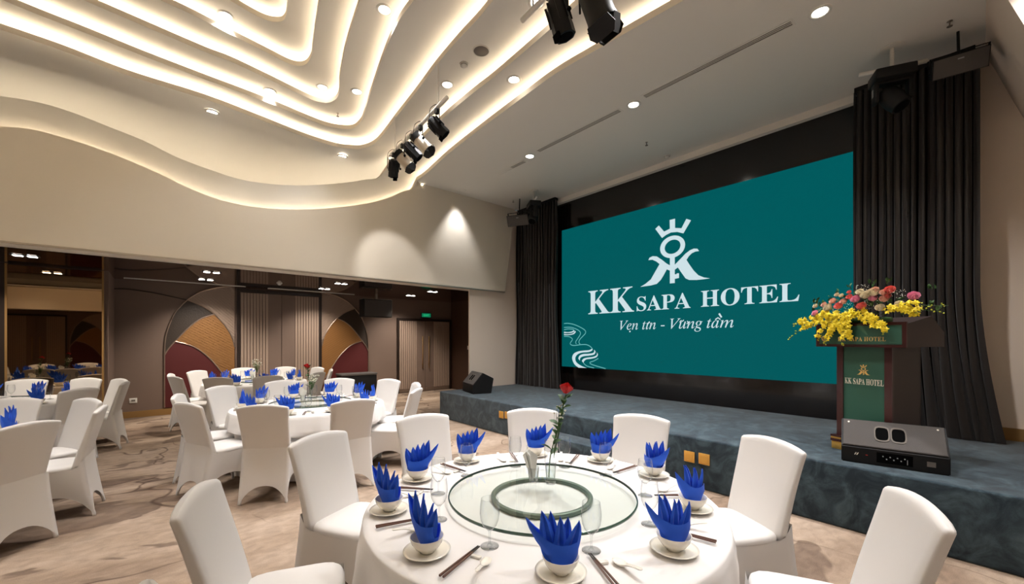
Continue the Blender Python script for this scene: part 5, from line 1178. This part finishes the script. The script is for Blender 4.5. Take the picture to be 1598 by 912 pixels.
emb(.22, .735, .088, -.002, M['gold_print'], 'panel_emblem')
sw_ = []
for r, w in ((.034, .007), (.024, .005), (.014, .004)):
    sw_.append(stroke([(-.06 + r * cos(a), 1.075 + r * .8 * sin(a)) for a in [1.0 + i * .35 for i in range(13)]], w))
for l in sw_: poly_mesh('desk_swirl', [l], pf(-.0795), M['gold_print'], pod)

# flower arrangement on the podium
fl = thing('flower_arrangement', 'wide arrangement of yellow orchids with pink and cream roses on the podium', 'flowers', (5.02, .93, ZS + 1.215), -PR)
rnd = random.Random(11)
def orchid_mb():
    mb = MB()
    for j in range(5):
        a = 2 * pi * j / 5 + .3; rings = []
        for i in range(4):
            t = i / 3; w = (.0085 if j % 2 else .0065) * sin(pi * (.12 + .80 * t)); r = .020 * t + .002
            c = Vector((r * cos(a), r * sin(a), .006 * t - .012 * t * t)); s_ = Vector((-sin(a), cos(a), 0)) * w
            rings.append([c - s_, c + Vector((0, 0, .0015)), c + s_])
        mb.loops(rings, False, False, False)
    return mb.lathe([(.0001, .010), (.004, .006), (.005, .0), (.002, -.003)], 6)
ME_OR = mesh_of(orchid_mb(), 'orchid', M['yellow'])
ME_BUD = mesh_of(MB().lathe([(.0001, -.011), (.0045, -.005), (.0055, .003), (.003, .009), (.0001, .011)], 7), 'bud', M['bud'])
FW = lambda u, v, w: Vector((-.10 - w, -u, v))       # u = picture right, v = up, w = out of the desk
def stem_run(name, pts, r, parent): MB().tube(pts, r, 5).build(name, M['stem'], parent, True)
# foam block and foliage base
MB().bbox((-.05, -.40, 0), (.10, -.06, .05), .015).build('foam_tray', M['leaf'], fl, 'auto')
# world scale at the podium: 1 px = 3.75 / 635 m along the picture
PXM = 3.80 / 635.0
def pu(px, py, w=0.0):
    """picture position of a bloom -> local position on the front of the arrangement"""
    return Vector((-.06 - w, -((px - 1302) * PXM * 1.03 - .02), (497 - py) * PXM + .03))
def z4(x, y): return (1230 + x / 6.948, 430 + y / 6.948)
roses = [('pink',380,370,.9),('cream_rose',505,315,1.15),('blush',545,245,.9),('coral',610,305,1.1),('blush',460,280,.8),('cream_rose',370,285,.7),('pink',760,245,1.1),('coral',700,215,.8),('cream_rose',790,170,.9),('cream_rose',910,190,1.3),('blush',920,165,.9),('pink',915,250,.95),('coral',1045,180,1.1),('blush',1010,265,1.0),('coral',1030,240,.8),('coral',825,325,1.1),('cream_rose',985,355,1.0),('cream_rose',1135,330,.9),('pink',1235,262,1.15),('blush',650,260,.9),('cream_rose',850,210,1.2),('blush',1000,200,.9),('cream_rose',575,175,.6),('cream_rose',620,190,.6),('coral',690,160,.55)]
for i, (c, x, y, s) in enumerate(roses):
    p = pu(*z4(x, y), w=.02 + .05 * (y - 150) / 250)
    out = Vector((-1, (p.y + .22) * 1.2, .75)).normalized()
    q = out.to_track_quat('Z', 'Y').to_euler()
    link('rose', ME_ROSE[c], None, fl, p, q, s * .84)
def spray(pts, n0, spread, bud_from=.75, w0=.06):
    P = [pu(*z4(*p), w=w0 + .03 * (1 - abs(2 * k / (len(pts) - 1) - 1))) for k, p in enumerate(pts)]
    Q = catmull(P, 6); stem_run('orchid_stem', Q, .0016, fl)
    for i in range(n0):
        t = (i + .5) / n0; p = Q[min(len(Q) - 1, int(t * (len(Q) - 1)))] + Vector((rnd.uniform(-.4, .2), rnd.uniform(-1, 1), rnd.uniform(-.9, .9))) * spread * (1.1 - .6 * t)
        bud = t > bud_from
        e = (Vector((-1, rnd.uniform(-.7, .7), rnd.uniform(-.3, .8))).normalized()).to_track_quat('Z', 'Y').to_euler()
        link('orchid_bud' if bud else 'orchid_blossom', ME_BUD if bud else ME_OR, None, fl, p, e, (1.0 if bud else rnd.uniform(.95, 1.35)))
spray([(500,390),(380,430),(260,460),(180,480),(125,520)], 22, .030, .72)
spray([(480,450),(330,500),(230,560),(130,630),(60,680)], 18, .020, .5)
spray([(520,420),(440,470),(330,500),(200,490)], 20, .032, .95)
spray([(560,450),(470,540),(420,620),(400,680)], 18, .030, .8)
spray([(600,430),(540,560),(500,670),(465,740)], 20, .032, .7)
spray([(680,400),(620,480),(560,560),(540,620)], 18, .032, .95)
spray([(700,400),(680,520),(650,640),(655,745)], 24, .034, .7)
spray([(720,380),(715,500),(720,600),(722,660)], 24, .026, .99)
spray([(760,390),(690,450),(640,520),(690,580)], 20, .034, .95)
spray([(820,380),(860,460),(930,510),(950,560)], 20, .032, .95)
spray([(860,400),(940,480),(1010,560),(1010,620)], 20, .026, .7)
spray([(900,430),(980,480),(1040,560),(1045,610)], 14, .018, .7)
spray([(1040,390),(1120,370),(1200,380),(1250,420),(1280,450)], 22, .028, .8)
spray([(1080,350),(1180,340),(1260,340),(1360,360),(1480,370)], 20, .026, .6)
spray([(1200,380),(1290,390),(1370,410),(1460,430)], 14, .022, .4)
spray([(560,380),(620,400),(700,420),(800,400)], 22, .036, .99)
spray([(420,400),(480,380),(540,400),(600,430)], 16, .034, .99)
# green leaves, fern and filler
for i in range(90):
    x = rnd.uniform(300, 1250); y = rnd.uniform(170, 420) + 40 * abs(x - 780) / 470
    p = pu(*z4(x, y), w=.0)
    link('leaf', ME_LEAF, None, fl, p, (rnd.uniform(-1, 1), rnd.uniform(-1.4, .2), rnd.uniform(0, 6.28)), rnd.uniform(.7, 1.3))
for (x, y, rx) in ((885, 95, 0), (1010, 90, .4), (1350, 190, .6), (670, 90, 0), (560, 130, -.4), (1330, 330, 1.0), (1400, 390, 1.2), (365, 260, -.6)):
    for j in range(6 if x > 800 else 3):
        p = pu(*z4(x + rnd.uniform(-30, 30), y + rnd.uniform(-10, 40)), w=0)
        link('leaf', ME_LEAF, None, fl, p, (0, -1.2 + rnd.uniform(-.5, .5), rnd.uniform(0, 6.28)), rnd.uniform(.5, .9))
fern = MB(); a0 = pu(*z4(810, 520), w=.09); a1 = pu(*z4(895, 620), w=.10)
for i in range(12):
    t = i / 11; c = a0.lerp(a1, t); w = .035 * (1 - t * .75)
    for s_ in (-1, 1):
        d = Vector((0, -s_ * .7 - .5, s_ * .55 - .4)).normalized() * w
        n_ = Vector((0, -(a1 - a0).z, (a1 - a0).y)).normalized() * .003
        fern.add([c - n_, c + d + Vector((-.004, 0, 0)), c + n_], [(0, 1, 2)])
fern.build('fern_leaf', M['leaf'], fl)
for (x, y) in ((720, 300), (910, 315), (1120, 230), (590, 370), (830, 140)):
    fm = MB()
    for j in range(26):
        p = pu(*z4(x + rnd.uniform(-60, 60), y + rnd.uniform(-45, 45)), w=.04 + rnd.uniform(0, .03))
        fm.lathe([(.0001, -.003), (.0032, 0), (.0001, .003)], 5, Matrix.Translation(p))
    b_ = fm.build('white_filler', M['white_flower'], fl); b_['kind'] = 'stuff'

# ------------------------------------------------------------ wedge monitors
def wedge(loc, rz, label, W=.66, front_h=.14, depth=.36, back_h=.345, panel=True):
    root = thing('stage_monitor', label, 'speaker', loc, rz, 'wedge stage monitors')
    # local: front at y=0 facing -Y, width along X
    sec = [(0, 0), (.0, front_h), (.21, back_h), (depth, back_h * .72), (depth - .05, 0)]
    mb = MB(); mb.prism(sec, lambda a, b, d: (d, a, b), -W / 2, W / 2)
    bm = bmesh.new(); me = bpy.data.meshes.new('t'); me.from_pydata(mb.v, [], mb.f); bm.from_mesh(me)
    bmesh.ops.recalc_face_normals(bm, faces=bm.faces)
    bmesh.ops.bevel(bm, geom=bm.edges[:], offset=.008, segments=2, affect='EDGES')
    bm.to_mesh(me); bm.free(); me.materials.append(M['black']); me.name = 'cabinet'
    cab = bpy.data.objects.new('cabinet', me); COL.objects.link(cab); cab.parent = root
    # grille plate on the sloping face
    a = Vector((0, 0, front_h)); b = Vector((0, .21, back_h)); d = (b - a).normalized(); nrm = Vector((0, -d.z, d.y))
    L = (b - a).length
    def P(u, v, h): return a + Vector((u, 0, 0)) + d * (v * L) + nrm * h
    g = MB(); g.add([P(-W / 2 + .012, .03, .002), P(W / 2 - .012, .03, .002), P(W / 2 - .012, .97, .002), P(-W / 2 + .012, .97, .002), P(-W / 2 + .016, .05, .007), P(W / 2 - .016, .05, .007), P(W / 2 - .016, .95, .007), P(-W / 2 + .016, .95, .007)],
                    [(4, 5, 6, 7), (0, 1, 5, 4), (1, 2, 6, 5), (2, 3, 7, 6), (3, 0, 4, 7)])
    g.build('grille', M['black_soft'], root)
    for s_ in (-1, 1):
        cx = s_ * .052 - .01
        ring = lambda hw, hv, h: [P(cx + x, .52 + y, h) for x, y, _ in superloop(hw, hv, 20, 0, e=4)]
        MB().loops([ring(.050, .27, .0075), ring(.050, .27, .011), ring(.042, .225, .011), ring(.040, .21, .0078)], False, False).build('horn_frame', M['slot'], root)
        MB().loops([ring(.0415, .22, .0095)], True, False).build('horn_mouth', M['black_deep'], root)
    for s_ in (-1, 1):
        MB().loops([[P(s_ * (W / 2 - .05) + .007 * cos(k), .86 + .025 * sin(k), h) for k in [2 * pi * q / 10 for q in range(10)]] for h in (.007, .010)], False, True).build('screw', M['silver'], root)
    if panel:
        MB().box((-.10, -.004, .03), (.12, 0.001, .115)).build('control_panel', M['black_deep'], root)
        for i in range(7):
            MB().lathe([(.0045, 0), (.004, .012), (.0001, .012)], 8, Matrix.Translation((-.06 + i * .022, -.004, .085 - .02 * (i % 2))) @ Matrix.Rotation(pi / 2, 4, 'X')).build('knob', M['grey_mark'], root)
        MB().box((-.17, -.003, .075), (-.155, 0, .08)).build('red_label', M['red_mark'], root)
        MB().box((.085, -.006, .04), (.090, -.003, .08)).build('fader', M['grey_mark'], root)
        MB().box((.20, -.002, .05), (.25, .0, .09)).build('rating_label', M['slot'], root)
        for q in (0, 1):
            MB().add([(-.245 + q * .014, -.003, .07), (-.238 + q * .014, -.003, .07), (-.228 + q * .014, -.003, .09), (-.235 + q * .014, -.003, .09)], [(0, 1, 2, 3)]).build('badge_stripe', M['pale_print'], root)
    # side handle recess
    MB().lathe([(.028, 0), (.028, .003), (.022, .003), (.020, .0005)], 16, Matrix.Translation((-W / 2 - .0005, .17, .15)) @ Matrix.Rotation(-pi / 2, 4, 'Y')).build('side_handle', M['black_deep'], root)
    return root
pa = at(1313, 719, Z=ZS); pb = at(1484, 744, Z=ZS)
dv = (pb - pa); mid = (pa + pb) / 2
wedge((mid.x, mid.y, ZS), atan2(dv.y, dv.x), 'black wedge monitor with two horn openings on the stage before the podium', W=dv.length)
pc = at(733, 613, Z=ZS)
wedge((pc.x - .02, pc.y + .05, ZS), atan2(dv.y, dv.x) - radians(38) + radians(12), 'black wedge monitor at the far left corner of the stage', W=.66, front_h=.17, depth=.44, back_h=.41, panel=False)

# floor pocket plates on the stage front
for i, (px, py, lb) in enumerate(((1076, 713, 'brass outlet plate on the stage front, left one of the near pair'), (1099, 717, 'brass outlet plate on the stage front, right one of the near pair'),
                                  (782.5, 647.5, 'brass outlet plate on the stage front, left one of the far pair'), (791.5, 648.5, 'brass outlet plate on the stage front, right one of the far pair'))):
    p = at(px, py, X=sx - .004)
    root = thing('outlet_plate', lb, 'outlet', (sx - .001, p.y, p.z), 0, 'brass outlet plates')
    MB().bbox((-.012, -.058, -.058), (0, .058, .058), .003).build('cover_plate', M['brass_plate'], root, 'auto')
    MB().box((-.0145, -.036, -.03), (-.0122, .036, .036)).build('lid', M['brass_plate'], root)
    MB().tube([(-.016, -.02, -.036), (-.016, .02, -.036)], .003, 6).build('hinge', M['gold'], root)

# ------------------------------------------------------------ stage lights and loudspeakers under the ceiling
def par_lamp(root_loc, bar_p, aim, kind, label, group, roll=0.0, s=1.0, light=None):
    """lamp hanging by its yoke below bar_p; kind 'barn' (silver can with doors) or 'profile' (black)"""
    root = thing('stage_spotlight', label, 'spotlight', bar_p, 0, group)
    aim = Vector(aim).normalized(); c = Vector((0, 0, -.20 * s)) + aim * .02
    q = aim.to_track_quat('-Z', 'Y').to_matrix().to_4x4()
    T = Matrix.Translation(c) @ q @ Matrix.Rotation(roll, 4, 'Z') @ Matrix.Scale(s, 4)
    if kind.startswith('barn'):
        MB().lathe([(.0001, .13), (.06, .13), (.072, .11), (.076, -.09), (.08, -.10), (.08, -.115), (.068, -.115), (.0001, -.10)], 24, T).build('housing', M['silver' if kind == 'barn' else 'black'], root, 'auto')
        MB().lathe([(.077, .07), (.080, .07), (.080, .135), (.05, .14), (.0001, .14)], 24, T).build('rear_cap', M['black'], root, 'auto')
        MB().lathe([(.0001, -.112), (.066, -.112)], 20, T).build('lens', M['grey_mark'], root)
        for k in range(4):
            a = k * pi / 2; R_ = Matrix.Rotation(a, 4, 'Z')
            w = .075 if k % 2 == 0 else .05; l_ = .085
            tilt = Matrix.Translation((0, .08, -.118)) @ Matrix.Rotation(radians(-28), 4, 'X')
            MB().add([(-w * .8, 0, 0), (w * .8, 0, 0), (w, 0, -l_ * .6), (w * .7, 0, -l_), (-w * .7, 0, -l_), (-w, 0, -l_ * .6), (-w * .8, .003, 0), (w * .8, .003, 0), (w, .003, -l_ * .6), (w * .7, .003, -l_), (-w * .7, .003, -l_), (-w, .003, -l_ * .6)],
                     [(0, 1, 2, 3, 4, 5), (11, 10, 9, 8, 7, 6)] + [(i, i + 6, (i + 1) % 6 + 6, (i + 1) % 6) for i in range(6)], T @ R_ @ tilt).build('barn_door', M['black'], root)
    else:
        MB().lathe([(.0001, .14), (.045, .14), (.062, .12), (.07, .04), (.078, -.06), (.078, -.12), (.066, -.12), (.0001, -.105)], 8, T).build('housing', M['black'], root, 'auto')
        for k in range(8):
            a = k * pi / 4
            MB().box((.066, -.004, -.03), (.084, .004, .11), T @ Matrix.Rotation(a, 4, 'Z')).build('cooling_fin', M['black'], root)
        MB().lathe([(.0001, -.122), (.060, -.122)], 16, T).build('lens', M['black_deep'], root)
        MB().box((-.03, -.09, -.15), (.03, -.07, -.10), T).build('filter_clip', M['black_deep'], root)
    ys = T @ Vector((.095, 0, 0)); ye = T @ Vector((-.095, 0, 0))
    top = Vector((0, 0, -.03 * s))
    x_ = (ys - ye).normalized() * .095 * s
    MB().tube([ys, top + x_ + Vector((0, 0, -.04 * s)), top + x_ * .8, top - x_ * .8, top - x_ + Vector((0, 0, -.04 * s)), ye], .006 * s, 6).build('yoke', M['black'], root)
    MB().bbox((-.022, -.03, -.045), (.022, .03, .025), .005).build('clamp', M['black'], root, 'auto')
    MB().lathe([(.016, 0), (.016, .02), (.0001, .02)], 8, Matrix.Translation(ys) @ (x_.to_track_quat('Z', 'Y').to_matrix().to_4x4())).build('tilt_knob', M['black_deep'], root)
    cb = catmull([Vector((0, .02, .02)), Vector((.02, .05, .10)), Vector((-.03, .11, .06)), Vector((-.05, .10, -.05)), T @ Vector((0, 0, .13))], 5)
    MB().tube(cb, .004, 5).build('cable', M['black_deep'], root, True)
    return root
bp0 = Vector((2.54, 4.10, 4.44)); bp1 = Vector((2.68, 5.95, 4.44))
bar = thing('lighting_bar', 'white lighting bar carrying five stage lamps below the wavy ceiling', 'lighting bar', bp0)
MB().tube([(0, 0, 0), bp1 - bp0], .024, 12).build('pipe', M['white_metal'], bar, True)
for t in (.12, .9):
    p = (bp1 - bp0) * t
    MB().tube([p, p + Vector((0, 0, .52))], .009, 8).build('drop_rod', M['white_metal'], bar)
aim1 = (.62, -.35, -.72)
L5 = [(.14, 'profile', 'black ribbed spotlight, nearest and highest of five on the bar'), (.40, 'barn', 'silver spotlight with black barn doors, second of five on the bar'), (.56, 'profile', 'compact black spotlight, middle one of five on the bar'),
      (.74, 'barn', 'silver spotlight with black barn doors, fourth of five on the bar'), (.93, 'profile', 'small black spotlight at the far low end of the bar')]
for t, kd, lb in L5:
    p = bp0.lerp(bp1, t) - Vector((0, 0, .03)); lamp = par_lamp(None, p, aim1 if t < .9 else (.22, .62, -.75), kd, lb, 'stage spotlights on the bar', .3)
    if t > .9: spot(lamp, (.04, .12, -.36), 20, .85, .5, (1, .98, .97), (.27, .62, -.52), .05)
b2 = Vector((2.40, 1.2, 4.52)); b3 = Vector((2.50, 2.75, 4.52))
bar2 = thing('lighting_bar', 'lighting bar above the top edge carrying the two large stage lamps', 'lighting bar', b2)
MB().tube([(0, 0, 0), b3 - b2], .024, 12).build('pipe', M['white_metal'], bar2, True)
for t in (.1, .9):
    p = (b3 - b2) * t; MB().tube([p, p + Vector((0, 0, .44))], .009, 8).build('drop_rod', M['white_metal'], bar2)
def under(px, py, X, z):
    p = at(px, py, X=X); return Vector((p.x, p.y, z))
par_lamp(None, under(873, 30, 2.47, 4.47), (.30, -.12, -.9), 'profile', 'black spotlight at the top edge, left of two, without barn doors', 'stage spotlights at the top edge', .2, 1.15)
par_lamp(None, under(927, 20, 2.47, 4.47), (.40, -.15, -.88), 'barn_black', 'large black spotlight with barn doors at the top edge, right of two', 'stage spotlights at the top edge', .5, 1.45)

def moving_head(p, rz, label):
    root = thing('moving_head_light', label, 'stage light', p, rz, 'moving head lights')
    # p is the ceiling point
    MB().lathe([(.0001, 0), (.10, 0), (.10, -.012), (.0001, -.012)], 20).lathe([(.018, -.012), (.018, -.20)], 12).build('ceiling_bracket', M['white_metal'], root, 'auto')
    MB().tube([(-.28, 0, -.22), (.28, 0, -.22)], .022, 10).build('cross_bar', M['white_metal'], root, True)
    MB().bbox((-.17, -.12, -.36), (.17, .12, -.25), .015).build('base_box', M['black'], root, 'auto')
    MB().box((-.10, -.124, -.33), (.10, -.121, -.29)).build('display_strip', M['slot'], root)
    MB().bbox((-.16, -.05, -.58), (-.12, .05, -.36), .01).bbox((.12, -.05, -.58), (.16, .05, -.36), .01).bbox((-.16, -.05, -.39), (.16, .05, -.36), .005).build('yoke', M['black'], root, 'auto')
    T = Matrix.Translation((0, 0, -.54)) @ Matrix.Rotation(.45, 4, 'Y') @ Matrix.Rotation(.35, 4, 'X')
    MB().lathe([(.0001, .12), (.06, .12), (.09, .07), (.10, 0), (.10, -.06), (.085, -.15), (.078, -.15), (.0001, -.13)], 20, T).build('lamp_head', M['black'], root, 'auto')
    MB().lathe([(.0001, -.152), (.07, -.152)], 20, T).build('lens', M['black_deep'], root)
    MB().box((.161, -.02, -.50), (.163, .02, -.42)).build('badge', M['grey_mark'], root)
    return root
ph = at(1392, 180, X=5.9); moving_head((ph.x, ph.y, ZC), radians(115), 'black moving head light hanging before the right curtain')
ph = at(833, 355, X=5.9); moving_head((ph.x, ph.y, ZC), radians(60), 'black moving head light hanging before the left curtain')
def hung_speaker(p, rz, tilt, label, sc=1.0):
    root = thing('loudspeaker', label, 'speaker', p, rz, 'loudspeakers under the ceiling')
    T = Matrix.Rotation(tilt, 4, 'X') @ Matrix.Scale(sc, 4)
    sec = [(-.17, -.13), (-.17, .13), (.10, .09), (.17, 0), (.10, -.10)]
    mb = MB(); mb.prism(sec, lambda a, b, d: (d, a, b), -.27, .27)
    mb.v = [tuple(T @ Vector(v)) for v in mb.v]; mb.build('cabinet', M['black'], root)
    g = MB().bbox((-.26, -.182, -.12), (.26, -.171, .12), .004, T); g.build('grille', M['black_soft'], root, 'auto')
    MB().box((-.03, -.185, .06), (.03, -.1825, .075), T).build('badge', M['grey_mark'], root)
    MB().tube([T @ Vector((0, 0, .1)), (0, 0, ZC - p[2])], .012, 8).build('hanger', M['black'], root)
    MB().box((-.29, -.02, -.02), (-.272, .02, .15), T).box((.272, -.02, -.02), (.29, .02, .15), T).box((-.29, -.02, .15), (.29, .02, .162), T).build('u_bracket', M['black'], root)
    return root
p = at(1495, 100, X=6.1); hung_speaker((p.x, p.y, p.z), radians(-80), .45, 'black loudspeaker hung at the ceiling above the right curtain', .72)
p = at(812, 342, X=6.0); hung_speaker((p.x, p.y + .02, p.z), radians(-60), .45, 'black loudspeaker hung at the ceiling left of the left curtain', .9)

# loudspeaker and equipment case by the rear wall
p0 = at(568, 466, Y=10.55); p1 = at(612, 496, Y=10.55)
root = thing('loudspeaker', 'black box loudspeaker hung below the glossy ceiling by the right arch', 'speaker', ((p0.x + p1.x) / 2, 10.7, p1.z), 0)
w = (p1.x - p0.x) / 2; h = p0.z - p1.z
MB().bbox((-w, -.15, 0), (w, .2, h), .012).build('cabinet', M['black'], root, 'auto')
MB().box((-w + .02, -.158, .02), (w - .02, -.1505, h - .02)).build('grille', M['black_soft'], root)
MB().box((-w - .006, -.12, h), (w + .012, .12, h + .012)).box((w + .001, -.12, .0), (w + .013, .12, h)).build('mounting_frame', M['silver'], root)
MB().box((-.03, -.03, h + .012), (.03, .03, ZA - p1.z)).build('ceiling_mount', M['silver'], root)
root = thing('equipment_case', 'long black equipment case on the floor before the right arch', 'case', (3.98, 10.95, 0))
MB().bbox((-.46, -.22, .02), (.46, .22, .66), .015).build('body', M['black'], root, 'auto')
MB().bbox((-.475, -.235, .665), (.475, .235, .72), .012).build('lid', M['black_soft'], root, 'auto')
for s_ in (-1, 1): MB().box((s_ * .4 - .03, -.2, 0), (s_ * .4 + .03, .2, .019)).build('foot', M['black_deep'], root)

# exit sign, wall switch, socket
p = at(664, 492.5, Y=YW)
root = thing('exit_sign', 'green lit exit sign above the double doors', 'sign', (p.x, YW - .03, p.z))
MB().bbox((-.17, -.02, -.075), (.17, .03, .075), .005).build('sign_box', M['black'], root, 'auto')
MB().box((-.155, -.0215, -.06), (.155, -.0201, .06)).build('sign_face', mat('exit_face', srgb(10, 60, 40), .4, emit=srgb(8, 74, 50), estr=.6), root)
ec = bpy.data.curves.new('exit', 'FONT'); ec.body = 'EXIT'; ec.size = .085; ec.align_x = 'CENTER'
eo = bpy.data.objects.new('tmp', ec); COL.objects.link(eo)
eme = bpy.data.meshes.new_from_object(eo.evaluated_get(bpy.context.evaluated_depsgraph_get())); bpy.data.objects.remove(eo)
for v in eme.vertices: v.co = (v.co.x * 1.1, -.023, v.co.y - .03)
eme.materials.clear(); eme.materials.append(M['exit_green'])
eo = bpy.data.objects.new('lettering', eme); COL.objects.link(eo); eo.parent = root
p = at(731, 543, X=7.25)
root = thing('light_switch', 'small white light switch on the dark side wall by the stage', 'switch', (7.249, p.y, p.z))
MB().bbox((-.012, -.045, -.06), (0, .045, .06), .003).build('switch_plate', M['white_metal'], root, 'auto')
MB().box((-.016, -.018, -.03), (-.012, .018, .03)).build('rocker', M['white_metal'], root)
p = at(208, 625.5, Y=YW)
root = thing('wall_socket', 'small white socket low on the taupe wall behind a chair', 'socket', (p.x, YW - .001, p.z))
MB().bbox((-.06, -.012, -.05), (.06, 0, .05), .003).build('socket_plate', M['white_metal'], root, 'auto')
MB().box((-.03, -.016, -.02), (.03, -.012, .02)).build('socket_face', M['slot'], root)

# small ceiling fittings
p = hit(2, 751, 79)
root = thing('ceiling_speaker', 'round grey ceiling speaker grille beside the smoke detector', 'ceiling speaker', (p.x, p.y, p.z))
MB().lathe([(.0001, -.008), (.085, -.008), (.09, -.004)], 32).build('grille', M['slot'], root, True)
MB().lathe([(.09, -.010), (.098, -.008), (.10, 0)], 32).build('rim', M['plaster'], root, True)
def detector(p, lb, grp='smoke detectors'):
    root = thing('smoke_detector', lb, 'smoke detector', p, 0, grp)
    MB().lathe([(.055, 0), (.055, -.015), (.0001, -.015)], 24).build('base', M['white_metal'], root, 'auto')
    MB().lathe([(.045, -.015), (.040, -.030), (.022, -.045), (.0001, -.047)], 24).build('sensor_head', M['white_metal'], root, 'auto')
    MB().lathe([(.0451, -.018), (.0445, -.024)], 24).build('vent_ring', M['slot'], root)
detector(hit(2, 724, 100), 'smoke detector on the tiered ceiling next to the round grille')
detector(at(1041, 243, Z=ZC), 'white smoke detector on the flat ceiling above the screen')
detector(at(436, 442, Z=ZA), 'white smoke detector on the glossy ceiling above the ribbed bay')
def sprinkler(p, lb):
    root = thing('sprinkler', lb, 'sprinkler', p, 0, 'ceiling sprinklers')
    MB().lathe([(.022, 0), (.022, -.004), (.0001, -.004)], 16).build('escutcheon', M['silver'], root)
    MB().tube([(0, 0, -.004), (0, 0, -.05)], .006, 8).build('body', M['slot'], root)
    MB().lathe([(.0001, -.052), (.022, -.050), (.022, -.054), (.0001, -.056)], 12).build('deflector', M['slot'], root)
sprinkler(hit(4, 527, 177), 'small sprinkler inside the rounded tier corner of the ceiling')
sprinkler(at(1009, 222, Z=ZC), 'small dark sprinkler on the flat ceiling above the screen')
sprinkler(at(801, 312, Z=ZC), 'small sprinkler on the ceiling over the left hung loudspeaker')
sprinkler(at(1482, 33, Z=ZC), 'small sprinkler on the ceiling above the right hung loudspeaker')
print('objects', len(bpy.data.objects), 'tris', sum(len(o.data.loop_triangles) if False else len(o.data.polygons) for o in bpy.data.objects if o.type == 'MESH'))
